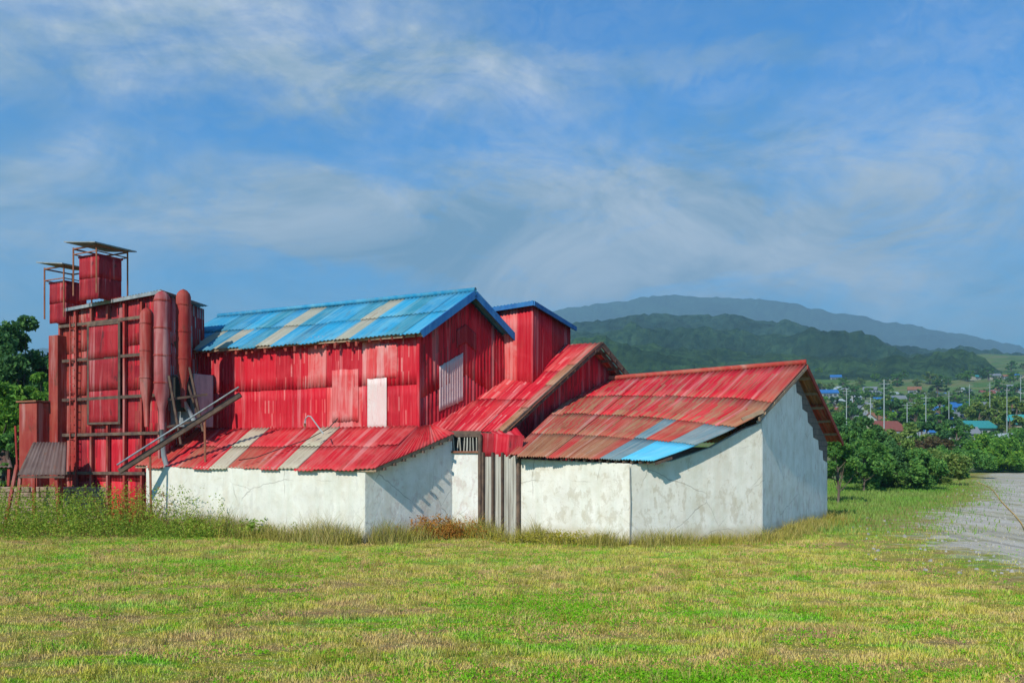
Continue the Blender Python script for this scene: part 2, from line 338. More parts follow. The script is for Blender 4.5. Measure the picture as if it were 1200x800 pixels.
for l, r, y in rows: v += [(l, y, .012), ((l+r)/2, y, .014), (r, y, .012)]
for i in range(len(rows)-1):
    for k in range(2): f.append((i*3+k, i*3+k+1, i*3+k+4, i*3+k+3))
mk('gravel_road', v, f, m.m, uvs=[((i % 3)*.5, rows[i//3][2]*.1) for i in range(len(v))])['kind'] = 'structure'
ym = Mat('yellow_hose', .5, .3); ym.color(ym.mix(ym.noise(3), (.70, .38, .03), (.55, .33, .06)))
b = MB(); b.tube([P(1146, 562, 46) * 0 + Vector((X(1146+i*5.2, 70-i*4.2), 70-i*4.2, .05)) + Vector((math.sin(i*.8)*.15, 0, 0)) for i in range(11)], .022, 8)
tag(b.build('hose', ym.m, smooth=True), 'long yellow hose lying in a curve across the gravel road', 'hose')

# ------------------------------------------------------------------ grass blades
def blades(name, pts, h, w, lean, mat, label, zoff=0.0, double=False):
    n = len(pts); a = rng.uniform(0, 2*np.pi, n); la = rng.uniform(0, 2*np.pi, n)
    base = np.column_stack([pts[:, 0], pts[:, 1], np.full(n, zoff)])
    sd_ = np.column_stack([np.cos(a)*w/2, np.sin(a)*w/2, np.zeros(n)])
    ln = (h*lean*rng.uniform(.2, 1, n))
    mid = base + np.column_stack([np.cos(la)*ln*.35, np.sin(la)*ln*.35, h*.6]); tip = base + np.column_stack([np.cos(la)*ln, np.sin(la)*ln, h])
    V_ = np.stack([base-sd_, base+sd_, mid+sd_*.7, mid-sd_*.7, tip], 1).reshape(-1, 3)
    me = bpy.data.meshes.new(name); me.vertices.add(len(V_)); me.vertices.foreach_set('co', V_.ravel())
    i0 = np.arange(n)*5
    q = np.stack([i0, i0+1, i0+2, i0+3, i0+3, i0+2, i0+4], 1).ravel()
    me.loops.add(len(q)); me.loops.foreach_set('vertex_index', q)
    st = np.stack([np.arange(n)*7, np.arange(n)*7+4], 1).ravel(); me.polygons.add(2*n); me.polygons.foreach_set('loop_start', st)
    me.update(calc_edges=True); me.materials.append(mat)
    o = bpy.data.objects.new(name, me); COL.objects.link(o); tag(o, label, 'grass' if 'grass' in name else 'weeds', kind='stuff'); return o
m = Mat('grass_blade', .75, .15); c = lawn_color(m, dark=2.1); c = m.mix(m.ramp(m.island(), [(0, 0.0), (.72, 0.0), (1, .7)]), c, (.46, .38, .20))
c = m.mix(m.ramp(m.island(), [(0, .4), (.2, 0.0)]), c, (.14, .18, .02)); m.color(c); GRASSM = m.m
def in_bldg(x, y): 
    # front line of the buildings, piecewise in x
    return y > np.interp(x, [-30, -16.5, -13.0, -4.4, -2.0, .3, 3.45, 7.8, 12.4, 60], [36, 33, 30.0, 25.6, 28, 26.8, 25.1, 26.7, 33.5, 33.5])
def on_road(x, y):
    yy = np.array([r[2] for r in rows]); ll = np.array([r[0] for r in rows]); rr = np.array([r[1] for r in rows])
    return (x > np.interp(y, yy, ll)+rng.normal(0, .35, len(x))+np.abs(rng.normal(0, 2.6, len(x)))*(rng.random(len(x)) < .55)) & (x < np.interp(y, yy, rr)) & (y < 98)
def scatter(n, d0, d1, pw=1.0, x0=-.68, x1=.68):
    d = d0+(d1-d0)*rng.random(n)**pw; k = rng.uniform(x0, x1, n); return np.column_stack([k*d, d])
p = scatter(430000, 8.3, 31, .85); p = p[~in_bldg(p[:, 0], p[:, 1]) & ~on_road(p[:, 0], p[:, 1])]
hv = np.array([noise.noise((a*1.3, b*1.6, 7.7)) for a, b in p])
blades('lawn_grass', p, rng.uniform(.02, .075, len(p))*(1+1.3*hv).clip(.25, 2.4), rng.uniform(.006, .012, len(p)), .9, GRASSM, 'mown dry and green grass covering the ground before the barns')
p = scatter(90000, 28, 75, 1, .12, .75); p = p[(p[:, 0] > 10.3) & ~on_road(p[:, 0], p[:, 1])]
m = Mat('meadow_blade', .75, .15); c = m.ramp(m.noise(.15, (1,1,1), 4), [(.4, (.08, .24, .015)), (.6, (.15, .24, .04))]); c = m.mix(m.math('MULTIPLY', m.island(), .4), c, (.28, .30, .10)); m.color(c); MEADM = m.m
blades('meadow_grass', p, rng.uniform(.08, .25, len(p)), rng.uniform(.02, .05, len(p)), .7, MEADM, 'fresh green meadow grass between the white shed and the gravel road')
st_ = scatter(1100, 19, 62, 1.2, .2, .75); k_ = on_road(st_[:, 0], st_[:, 1]); st_ = st_[k_]
b = MB()
for x, y in st_:
    r = random.uniform(.015, .06)*(1+y/60); a = random.random()*6; q = [(x+math.cos(a+k*1.57)*r*random.uniform(.6, 1), y+math.sin(a+k*1.57)*r*random.uniform(.6, 1)) for k in range(4)]
    b.hexa([(u, w, .0) for u, w in q]+[(x+(u-x)*.6, y+(w-y)*.6, .012+r*random.uniform(.4, .9)) for u, w in q])
tag(b.build('road_stones', CONC), 'loose grey stones scattered over the gravel road', 'stones', kind='stuff')
# wall-foot grass and weeds
def along(pts, n, spread, jit=.0):
    seg = [(Vector(a), Vector(b)) for a, b in zip(pts[:-1], pts[1:])]; L_ = [(b-a).length for a, b in seg]; tot = sum(L_); o = []
    for (a, b), l in zip(seg, L_):
        k = int(n*l/tot); t = rng.random(k); d = (b-a).normalized(); nn = np.array([d.y, -d.x])
        if nn[1] > 0: nn = -nn
        off = (np.abs(rng.normal(0, spread, k))+.03)
        o.append(np.column_stack([a.x+(b.x-a.x)*t+nn[0]*off, a.y+(b.y-a.y)*t+nn[1]*off]))
    return np.concatenate(o)
foot = [(-13, 30.1), (-4.39, 25.5), (-1.96, 28), (-1, 27.8), (.27, 26.7), (3.45, 25), (7.8, 26.6), (12.4, 33.5)]
p = along(foot, 42000, .45); cl2 = np.array([noise.noise((a*.8, b*.8, 4)) for a, b in p])
cl3 = np.array([noise.noise((a*3.1, b*3.1, 9)) for a, b in p]); hh = (.06+.62*rng.random(len(p))**1.9)*(1+.9*cl2+.9*cl3).clip(.15, 2.4)*np.interp(p[:, 0], [-13, -6, 3, 8], [1.35, 1.0, .75, .55])
m = Mat('dry_grass_blade', .8, .1); c = m.ramp(m.island(), [(0, (.16, .20, .03)), (.4, (.34, .27, .07)), (.75, (.44, .35, .14)), (1, (.22, .26, .03))])
c = m.mix(m.math('MULTIPLY', m.ramp(m.noise(.5, (1,1,1), 3, loc=(5, 5, 5)), [(.4, 0.0), (.62, 1.0)]), .6), c, (.30, .26, .02)); m.color(c); DRYM = m.m
blades('wall_foot_grass', p, hh, rng.uniform(.006, .016, len(p)), .95, DRYM, 'taller straw-coloured grass growing along the foot of the white walls')
def leaves(C, size, mat, name, parent=None, aspect=.5):
    """C: Nx3 centres of small leaf quads"""
    n = len(C); a = rng.normal(0, 1, (n, 3)); a /= np.linalg.norm(a, axis=1)[:, None]; b = rng.normal(0, 1, (n, 3)); b -= (a*b).sum(1)[:, None]*a; b /= np.linalg.norm(b, axis=1)[:, None]
    s = (size*rng.uniform(.6, 1.3, n))[:, None]; a = a*s; b = b*s*aspect
    V_ = np.stack([C-a, C-b*.9+a*.1, C+a, C+b*.9+a*.1], 1).reshape(-1, 3)
    og = ORG.get(parent, Vector((0, 0, 0))); V_ = V_-np.array(og)
    me = bpy.data.meshes.new(name); me.vertices.add(len(V_)); me.vertices.foreach_set('co', V_.ravel()); me.loops.add(4*n); me.loops.foreach_set('vertex_index', np.arange(4*n))
    me.polygons.add(n); me.polygons.foreach_set('loop_start', np.arange(n)*4); me.update(calc_edges=True); me.materials.append(mat)
    o = bpy.data.objects.new(name, me); COL.objects.link(o)
    if parent: o.parent = parent; ORG[o] = og
    return o
# tall weeds left
def weed_patch(name, cx, cy, rx, ry, n, hmin, hmax, mat, label, per=34, ls=.045):
    C = []; mb = MB()
    for _ in range(n):
        x = cx+random.gauss(0, rx); y = cy+random.gauss(0, ry); h = random.uniform(hmin, hmax); lx, ly = random.gauss(0, .15), random.gauss(0, .15)
        for k in range(per):
            t = random.uniform(.12, 1); w = .13*(1.15-t)+.03
            C.append((x+lx*t+random.gauss(0, w), y+ly*t+random.gauss(0, w), h*t))
    o = leaves(np.array(C), ls, mat, name, None, .38); tag(o, label, 'weeds', kind='stuff'); return o
WEEDM = foliage('weed_leaves', (.14, .26, .02), (.28, .40, .03), (.48, .46, .08), .35)
WEEDR = foliage('reddish_weed_leaves', (.22, .12, .03), (.30, .16, .035), (.30, .26, .05), .3)
WEEDY = foliage('yellow_weed_leaves', (.28, .26, .03), (.45, .36, .03), (.24, .28, .03), .3)
weed_patch('tall_weeds', -15.0, 28.0, 2.1, 1.1, 620, .6, 1.75, WEEDM, 'tall bright green weeds before the red tower')
weed_patch('reddish_weeds', -13.2, 29.0, .8, .35, 70, .8, 1.6, WEEDR, 'reddish brown seeding weeds at the foot of the red tower')
weed_patch('low_weeds', -10.3, 27.4, 1.9, .4, 260, .2, .7, WEEDM, 'low green weeds along the long white lean-to wall', 22)
weed_patch('yellow_weeds', 1.4, 25.5, .9, .25, 120, .12, .42, WEEDY, 'low yellow green weeds at the foot of the plank wall', 22)
weed_patch('orange_brown_weeds', -2.4, 26.9, .65, .25, 170, .25, .8, foliage('orange_seed_heads', (.36, .14, .02), (.5, .2, .03), (.4, .28, .04), .3), 'orange brown weeds at the foot of the shaded lean-to side wall', 26)
pl_ = scatter(26000, 8.5, 29, .9); cn = np.array([noise.noise((a*.55, b*.9, 2.2))+.6*noise.noise((a*2.3, b*2.6, 5)) for a, b in pl_])
vp = np.array([(rng.normal(.7, .8), rng.normal(14.8, .9)) for _ in range(1500)]+[(rng.normal(-7, 1.6), rng.normal(20, .6)) for _ in range(900)]+[(rng.normal(2.6, 1.8), rng.normal(10.6, .35)) for _ in range(1500)])
pl_ = np.concatenate([pl_, vp]); cn = np.concatenate([cn, np.ones(len(vp))])
pl_ = pl_[(cn > .12) & ~in_bldg(pl_[:, 0], pl_[:, 1]) & ~on_road(pl_[:, 0], pl_[:, 1])]
Cw = np.concatenate([np.column_stack([pl_[:, 0]+rng.normal(0, .03, len(pl_)), pl_[:, 1]+rng.normal(0, .03, len(pl_)), rng.uniform(.03, .07, len(pl_))]) for _ in range(5)])
o = leaves(Cw, .022, foliage('clover_leaves', (.16, .44, .008), (.24, .56, .010), (.34, .58, .03), .45), 'clover_patches', None, .5); tag(o, 'patches of low vivid green clover spread through the dry lawn', 'clover', kind='stuff')
tf = scatter(420, 9, 28, .9, -.66, .66); tf = tf[~in_bldg(tf[:, 0], tf[:, 1]) & ~on_road(tf[:, 0], tf[:, 1])]
tp_ = np.concatenate([tf+rng.normal(0, .07, tf.shape) for _ in range(46)])
blades('grass_tufts', tp_, rng.uniform(.06, .24, len(tp_)), rng.uniform(.005, .010, len(tp_)), .8, DRYM, 'scattered taller dry grass tufts across the mown ground')
def stalk_plant(x, y, h, label):
    t = thing('weed_plant', (x, y, 0), label, 'plant')
    mb = MB(); mb.tube([(x, y, 0), (x+.03, y, h*.6), (x+.01, y+.02, h)], [.012, .010, .005], 6); mb.build('stem', WEEDM, t)
    C = np.array([(x+random.gauss(0, .12), y+random.gauss(0, .12), h*random.uniform(.25, 1)) for _ in range(60)]); leaves(C, .10, WEEDM, 'foliage', t, .4)
stalk_plant(X(297, 27.0), 27.0, .62, 'single broad-leaved plant with yellow green leaves before the middle of the long white wall')
stalk_plant(X(228, 28.0), 28.0, .5, 'small leafy plant before the left end of the long white wall')

# ------------------------------------------------------------------ corrugated sheeting
def quad(bl, br, tl, tr, sag=0.0):
    bl, br, tl, tr = map(Vector, (bl, br, tl, tr))
    def fn(s, t):
        a = bl.lerp(br, s); b = tl.lerp(tr, s); p = a.lerp(b, t); p.z -= sag*4*s*(1-s)*(.4+.6*(1-t)); return p
    return fn
def sheets(name, surf, L, H, nx, ny, mats, pick, parent, pitch=.16, amp=.02, jit=.03, lift=.02, side=1, wavy=0.01, special=None, trimtop=None):
    """corrugated sheets on a surface; returns {key: object}. special(i,j) -> part name for sheets that are parts of their own"""
    groups = {}
    for j in range(ny):
        for i in range(nx):
            key = (special(i, j) if special else None) or name
            g = groups.setdefault(key if key == name else (key, i, j), ([], [], [], []))
            s0, s1 = i/nx-.012/L*random.random()-.02/L, (i+1)/nx+.02/L
            t0, t1 = j/ny, (j+1)/ny+(.06/H if j < ny-1 else 0)
            t0 -= random.uniform(0, jit)/H; 
            if ny > 1 and j == 0: t0 -= random.uniform(0, jit)/H
            nw = max(8, int((s1-s0)*L/pitch*4)); ntt = 4; tilt = random.gauss(0, .004); lf = random.uniform(.2, 1)*lift
            base = len(g[0]); ph = random.random()
            for a in range(ntt+1):
                for c in range(nw+1):
                    s = s0+(s1-s0)*c/nw; t = t0+(t1-t0)*a/ntt; t += tilt*(c/nw-.5)
                    tt = min(t, 1)
                    if trimtop: tt = min(tt, 1)
                    p = surf(min(max(s, -.02), 1.02), tt)
                    e = .01; du = surf(min(s+e, 1), tt)-surf(min(s+e, 1)-e, tt); dv = surf(s, min(tt+e, 1))-surf(s, min(tt+e, 1)-e)
                    n = du.cross(dv).normalized()*side
                    off = amp*math.sin(s*L/pitch*2*math.pi) + lf*(1-a/ntt)*(1 if j else .3) + .004*(i % 2) + wavy*noise.noise((s*L*.9, t*H*.7, i*.2))
                    p = p+n*off
                    g[0].append(p); g[3].append((s*L, t*H))
            for a in range(ntt):
                for c in range(nw):
                    q = base+a*(nw+1)+c; g[1].append((q, q+1, q+nw+2, q+nw+1)); g[2].append(mats.index(pick(i, j)))
    res = {}
    main = None
    g = groups.pop(name, None)
    if g: main = mk(name, g[0], g[1], mats, parent, g[2], True, g[3]); solid(main)
    for k, g in groups.items():
        mi = g[2][0]; o = mk(k[0], g[0], g[1], [mats[mi]], main or parent, [0]*len(g[1]), True, g[3]); solid(o); res[k] = o
    return main, res
def prism(name, pts2, p, q, thick, mat, parent, uv=False, side=1):
    """vertical wall between ground points p,q; pts2 = outline (s metres, z); thickness goes behind"""
    p, q = Vector((p[0], p[1], 0)), Vector((q[0], q[1], 0)); d = (q-p).normalized(); nb = Vector((-d.y, d.x, 0))*thick*side
    n = len(pts2); fr = [p+d*s+Vector((0, 0, z)) for s, z in pts2]; bk = [a+nb for a in fr]
    f = [tuple(range(n)), tuple(reversed(range(n, 2*n)))]+[(i, n+i, n+(i+1) % n, (i+1) % n) for i in range(n)]
    uvs = [(s, z) for s, z in pts2]*2
    o = mk(name, fr+bk, f, mat, parent, uvs=uvs); return o
def seglen(p, q): return math.hypot(q[0]-p[0], q[1]-p[1])
def rafters(surf, n, mat, parent, s0=.02, s1=.98, w=.07, drop=.10, name='rafter_tails', tl=.12):
    b = MB()
    for i in range(n):
        s = s0+(s1-s0)*i/(n-1); a = surf(s, -.01); c = surf(s, tl); b.bar(a-Vector((0, 0, drop)), c-Vector((0, 0, drop)), w, .10)
    return b.build(name, mat, parent)

# ================================================================== tall barn
B0 = Vector((-3.07, 28.0, 0)); BL = B0-U*11.6
GM = B0+V*2.05; GE = B0+V*4.1                # gable middle, gable far end
ZE, ZR = 6.77, 8.15
barn = thing('tall_barn', (*B0.xy, 0), 'tall red corrugated barn with a patched blue roof rising behind the long white lean-to', 'barn')
longw = quad(BL+Vector((0,0,3.2)), B0+Vector((0,0,3.2)), BL+Vector((0,0,ZE)), B0+Vector((0,0,ZE)))
def pk(i, j):
    if i in (10, 11) and j == 0: return REDFADE
    if i in (9, 12) and j == 1: return REDFADE
    return random.choice([RED, RED, RED, REDFADE]) if random.random() < .18 else RED
main, sp = sheets('long_wall', longw, 11.6, 3.6, 15, 2, [RED, REDFADE, WHITESH, DARKRED], pk, barn, side=1, jit=.05)
# low part of the long wall (hidden by the lean-to) and back wall
prism('rear_wall', [(0, 0), (11.6, 0), (11.6, ZE-.03), (0, ZE-.03)], (BL+V*4.1).xy, GE.xy, .1, DARKRED, barn)
prism('end_wall', [(0, 0), (4.1, 0), (4.1, ZE), (2.05, ZR-.05), (0, ZE)], BL.xy, (BL+V*4.1).xy, .08, DARKRED, barn, side=-1)
prism('plinth_wall', [(0, 0), (11.5, 0), (11.5, 3.3), (0, 3.3)], (BL+V*.05).xy, (B0+V*.05).xy, .12, DARKRED, barn)
def gabs(s, t):
    p = B0+V*4.1*s; top = ZE+(ZR-ZE)*(1-abs(s-.5)*2)-.05; p.z = 0+(top)*t; return p
sheets('gable_wall', gabs, 4.1, 7.2, 6, 3, [RED, DARKRED, REDFADE], lambda i, j: RED if random.random() < .7 else DARKRED, barn, jit=.05)
# bare white sheets
ptc = lambda px, py, d: P(px, py, d)
def patch(surf, s0, s1, t0, t1, L, H, name, mat, label, parent, off=.04, ragged=True):
    v = []; f = []; uv = []; nw = int((s1-s0)*L/.11*4); nn = 8
    for a in range(nn+1):
        for c in range(nw+1):
            s = s0+(s1-s0)*c/nw; t = t0+(t1-t0)*a/nn; p = surf(s, t); du = surf(s+.01, t)-p; dv = surf(s, t+.01)-p; n = du.cross(dv).normalized()
            edge = noise.noise((s*40, t*25, 3))*.05*(ragged)
            p = p+n*(off+.012*math.sin(s*L/.11*2*math.pi))
            if a in (0,): p.z += edge*1.2
            if a == nn: p.z += edge*.5
            v.append(p); uv.append((s*L, t*H))
    for a in range(nn):
        for c in range(nw): q = a*(nw+1)+c; f.append((q, q+1, q+nw+2, q+nw+1))
    o = mk(name, v, f, mat, parent, smooth=True, uvs=uv, label=label); return solid(o)
patch(longw, .822, .892, .07, .56, 11.6, 3.6, 'wall_sheet', WHITESH, 'bare white sheet low on the red long wall', barn)
patch(longw, .69, .79, .16, .66, 11.6, 3.6, 'wall_sheet', REDFADE, 'faded pink sheet beside the white one', barn, .035)
patch(longw, .845, .93, .56, .88, 11.6, 3.6, 'wall_sheet', REDFADE, 'faded pink sheet above the white one', barn, .035)
patch(gabs, .21, .47, .56, .765, 4.1, 7.2, 'wall_sheet', PINKW, 'chalky white sheet on the shaded gable wall', barn)
patch(gabs, .40, .62, .80, .88, 4.1, 7.6, 'wall_sheet', DARKRED, 'dark red sheet under the gable peak', barn, .035, False)
# roof
OH = .32
e0 = BL-U*.2-V*OH; e1 = B0+U*.42-V*OH; dz = (ZR-ZE)/2.05*OH
r0 = BL-U*.2+V*2.05; r1 = B0+U*.42+V*2.05
RZ = .10
bf = quad(e0+Vector((0,0,ZE-dz+RZ)), e1+Vector((0,0,ZE-dz+RZ)), r0+Vector((0,0,ZR+RZ)), r1+Vector((0,0,ZR+RZ)), .10)
tan_cols = {2, 4, 7, 12}
def pkb(i, j):
    if i in (7, 12) or (i in (2, 4) and j == 0): return TAN
    if (i+j) % 3 == 0: return TEAL
    return BLUE
main, sp = sheets('roof', bf, 12.2, 2.9, 17, 2, [BLUE, TEAL, TAN, SKYB], pkb, barn, pitch=.17, amp=.022, jit=.10, lift=.035,
                  special=lambda i, j: 'tan_roof_sheet' if pkb(i, j) is TAN else None)
for k, o in sp.items(): o['label'] = 'weathered tan sheet among the blue ones'
g0 = BL-U*.2+V*4.4; g1 = B0+U*.42+V*4.4
bb = quad(g1+Vector((0,0,ZE-dz+RZ)), g0+Vector((0,0,ZE-dz+RZ)), r1+Vector((0,0,ZR+RZ)), r0+Vector((0,0,ZR+RZ)))
sheets('rear_roof', bb, 12.2, 2.9, 14, 1, [BLUE, TEAL], lambda i, j: BLUE if i % 3 else TEAL, barn, pitch=.17, amp=.022)
b = MB(); b.tube([r0+Vector((0,0,ZR+RZ+.02)), r1+Vector((0,0,ZR+RZ+.02))], .09, 8); b.build('ridge_cap', BLUE, barn, True)
b = MB(); b.bar(e1+Vector((0,0,ZE-dz-.02)), r1+Vector((0,0,ZR-.02)), .05, .24); b.bar(r1+Vector((0,0,ZR-.022)), g1+Vector((0,0,ZE-dz-.022)), .05, .24); b.build('barge_board', BLUETRIM, barn)
b = MB(); b.bar(e0+Vector((0,0,ZE-dz-.03))+V*.05, e1+Vector((0,0,ZE-dz-.03))+V*.05, .04, .12); b.build('eave_board', TANW, barn)
b = MB()
for i in range(26):
    s = (i+.5)/26; a = bf(s, .0)-Vector((0,0,.15)); b.bar(a, a+V*.4+Vector((0,0,.12)), .06, .10)
    if random.random() < .6: b.box(a+Vector((0, 0, -.06))+U*random.uniform(-.1, .1), (.10, .03, random.uniform(.06, .18)), ax=U.xy)
b.build('rafter_tails', REDW, barn)
b = MB(); b.box(B0+V*.0-Vector((0,0,-5.0))+Vector((.02,-.03,0)), (.10, .10, 3.5), ax=U.xy); b.build('corner_post', RED, barn)

# small raised block right of the barn roof
K0 = P(571, 420, 31.2); K1 = P(624, 420, 30.2); K2 = P(668, 430, 32.6)
lant = thing('roof_block', (K1.x, K1.y, 5.4), 'small raised red block with a blue-edged sloping roof beside the barn gable', 'roof block')
zb = 4.9
zt1 = 2.85+(525-357)/1000*30.2; zt0 = 2.85+(525-366)/1000*31.2; zt2 = 2.85+(525-384)/1000*32.6
def flat(a, z): return Vector((a.x, a.y, z))
sheets('front_wall', quad(flat(K0, zb), flat(K1, zb), flat(K0, zt0), flat(K1, zt1)), 2.2, 3, 3, 1, [RED, REDFADE], lambda i, j: RED if i != 1 else REDFADE, lant)
sheets('side_wall', quad(flat(K1, zb), flat(K2, zb), flat(K1, zt1), flat(K2, zt2)), 2.8, 3, 4, 1, [RED, DARKRED], lambda i, j: RED if i < 2 else DARKRED, lant)
K3 = K0+(K2-K1)
sheets('back_wall', quad(flat(K2, zb), flat(K3, zb), flat(K2, zt2), flat(K3, zt2)), 2.2, 3, 3, 1, [DARKRED], lambda i, j: DARKRED, lant)
d1 = (K1-K0).normalized()*.16; d2 = (K2-K1).normalized()*.18; d1.z = d2.z = 0
sheets('roof', quad(flat(K0-d1-d2, zt0+.10), flat(K1+d1-d2, zt1+.10), flat(K3-d1+d2, zt2+.06), flat(K2+d1+d2, zt2+.04)), 2.5, 3.1, 3, 1, [BLUE], lambda i, j: BLUE, lant)
b = MB(); b.bar(flat(K0-d1-d2*1.1, zt0+.02), flat(K1+d1-d2*1.1, zt1+.02), .05, .16); b.bar(flat(K1+d1*1.1-d2, zt1+.01), flat(K2+d1*1.1+d2, zt2-.04), .05, .16); b.build('roof_trim', BLUETRIM, lant)

# ================================================================== lean-to
A1 = Vector((-4.39, 25.5, 0)); A0 = A1-U*9.6; A2 = Vector((-1.96, 28.0, 0))
lean = thing('lean_to', (*A1.xy, 0), 'long low white lean-to with a faded red roof along the front of the tall barn', 'lean-to')
L0 = seglen(A0, A1)
bevel(prism('front_wall', [(0, -.1), (L0, -.1), (L0, 2.22), (0, 2.22)], A0.xy, A1.xy, .2, PLAST, lean), .02)
L1 = seglen(A1, A2)
prism('side_wall', [(.003, -.1), (L1, -.1), (L1, 3.20), (.003, 2.22)], A1.xy, A2.xy, .2, PLASTC, lean)
prism('end_wall', [(.01, -.1), (3, -.1), (3, 3.5), (.01, 2.22)], A0.xy, (BL+U*1.2+V*.1).xy, .2, PLAST, lean, side=-1)
el = P(158, 549, 30.4); er = P(440, 549.5, 25.25); el.z = 2.27; er.z = 2.27
tl_ = BL+U*.2; tl_.z = 3.62; tr_ = B0.copy(); tr_.z = 3.60
lf = quad(el, er, tl_, tr_, .05)
def pkl(i, j):
    if (i, j) in ((5, 0), (5, 1), (9, 0), (9, 1)): return PALE
    if j == 0 and i in (6, 7, 3): return REDRUST
    if i in (0, 1): return REDRUST
    return REDROOF
sheets('roof', lf, 11.3, 2.9, 14, 2, [REDROOF, REDRUST, PALE, REDFADE], pkl, lean, pitch=.17, amp=.022, jit=.10, lift=.04,
       special=lambda i, j: 'pale_roof_sheet' if pkl(i, j) is PALE else None)
er2 = P(532, 508, 27.8)
lt = quad(er, er2, tr_+Vector((-.02, .0, 0)), tr_+Vector((.5, .3, .02)))
sheets('roof_corner', lt, 3.4, 2.7, 4, 1, [REDROOF, REDRUST], lambda i, j: REDROOF, lean, pitch=.17, amp=.018, lift=.01)
b = MB(); b.bar(el+Vector((0,0,-.07))+V*.04, er+Vector((0,0,-.07))+V*.04, .05, .10); b.bar(er+Vector((-.05,.05,-.08)), er2+Vector((-.05,.05,-.08)), .05, .12); b.build('eave_board', TANW, lean)
b = MB()
for i in range(8):
    t = .1+i*.12; a = er.lerp(er2, t)-Vector((0, 0, .14)); b.bar(a+Vector((.05, -.04, 0)), a+Vector((-.3, .3, 0)), .07, .08)
b.build('purlin_ends', DARKW, lean)
# bent pipe and cable on the lean-to roof
q = P(379, 508, 27.6); t = thing('vent_pipe', q, 'thin bent grey pipe standing on the lean-to roof before the red wall', 'pipe')
b = MB(); b.tube([q, q+Vector((-.22, .05, .28)), q+Vector((-.43, .08, .56)), q+Vector((-.52, .08, .58)), q+Vector((-.60, .08, .48)), q+Vector((-.62, .08, .32))], .022, 8); b.build('pipe', GALV, t, True)
b = MB(); b.tube([q+Vector((-.62, .08, .34)), q+Vector((-.62, .08, .22))], [.03, .05], 10); b.build('pipe_cap', RUSTY, t, True)
pp = [(280, 541, 27.7), (300, 538, 27.9), (330, 527, 28.2), (360, 517, 28.3), (385, 504, 29.1), (396, 492, 29.45)]
b = MB(); b.tube([P(*c)+Vector((0, -.02, .06)) for c in pp], .016, 6); tag(b.build('cable', CABLE, smooth=True), 'thin black cable running down the red lean-to roof', 'cable')

# ================================================================== middle barn
M1 = Vector((-.57, 28.3, 0)); MA = M1+V*4.9; MZ, MR = 3.42, 6.75
mid = thing('middle_barn', (*M1.xy, 0), 'low barn with a wide bright red front roof between tall barn and white shed', 'barn')
ml = Vector((-2.98, 28.15, 3.52)); mr_ = Vector((M1.x+.05, M1.y-.05, MZ)); ap = Vector((MA.x+.05, MA.y-.05, MR)); rl = MA-U*4.2; rl = Vector((rl.x, rl.y, MR))
mf = quad(ml, mr_, rl, ap, .02)
sheets('roof', mf, 3.3, 5.9, 5, 3, [REDROOF, RED, REDFADE], lambda i, j: (RED, REDROOF, RED, REDROOF, RED)[(i+j) % 5] if random.random() < .85 else REDFADE, mid, pitch=.17, amp=.021, lift=.03, jit=.06)
mb_ = MA+V*4.9; 
sheets('rear_roof', quad((mb_.x+.05, mb_.y, MZ), (mb_.x-3.7, mb_.y+1.97, MZ), (ap.x, ap.y, MR), (rl.x, rl.y, MR)), 4, 5.9, 5, 2, [REDRUST, DARKRED], lambda i, j: DARKRED if i % 2 else REDRUST, mid, pitch=.17, amp=.021)
def mg(s, t):
    p = M1+V*9.8*s-U*.1; p.z = (MZ+(MR-MZ)*(1-abs(s-.5)*2)-.12)*t; return p
sheets('gable_wall', mg, 9.8, 6, 12, 3, [DARKRED, RED], lambda i, j: RED if random.random() < .45 else DARKRED, mid, jit=.06)
# overhanging timber rake: barge boards, purlins, battens
b = MB(); o1 = U*.42
rkA = mr_+o1*.9-V*.1-Vector((0,0,.10)); rkB = ap+o1-Vector((0,0,.06)); rkC = Vector((mb_.x, mb_.y, MZ))+o1+V*.3-Vector((0,0,.2))
b.bar(rkA, rkB, .06, .20); b.bar(rkB, rkC, .06, .20); b.build('barge_board', DARKW, mid)
b = MB(); b.bar(rkA-U*.22-Vector((0,0,.05)), rkB-U*.22-Vector((0,0,.05)), .05, .12); b.bar(rkB-U*.22-Vector((0,0,.05)), rkC-U*.22-Vector((0,0,.05)), .05, .12)
for i in range(1, 13):
    t = i/13
    for A_, B_ in ((rkA, rkB), (rkB, rkC)):
        a = A_.lerp(B_, t)-Vector((0,0,.03)); b.bar(a-U*.55, a+U*.06, .08, .09)
b.build('purlin_ends', DARKW, mid)
sheets('roof_edge', quad(mr_-U*.05+Vector((0,0,.0)), mr_+U*.46+Vector((0,0,-.01)), ap-U*.05, ap+U*.46+Vector((0,0,-.01))), .5, 5.9, 1, 4, [REDRUST, RUST], lambda i, j: REDRUST if j % 2 else RUST, mid, lift=.04, jit=.12)
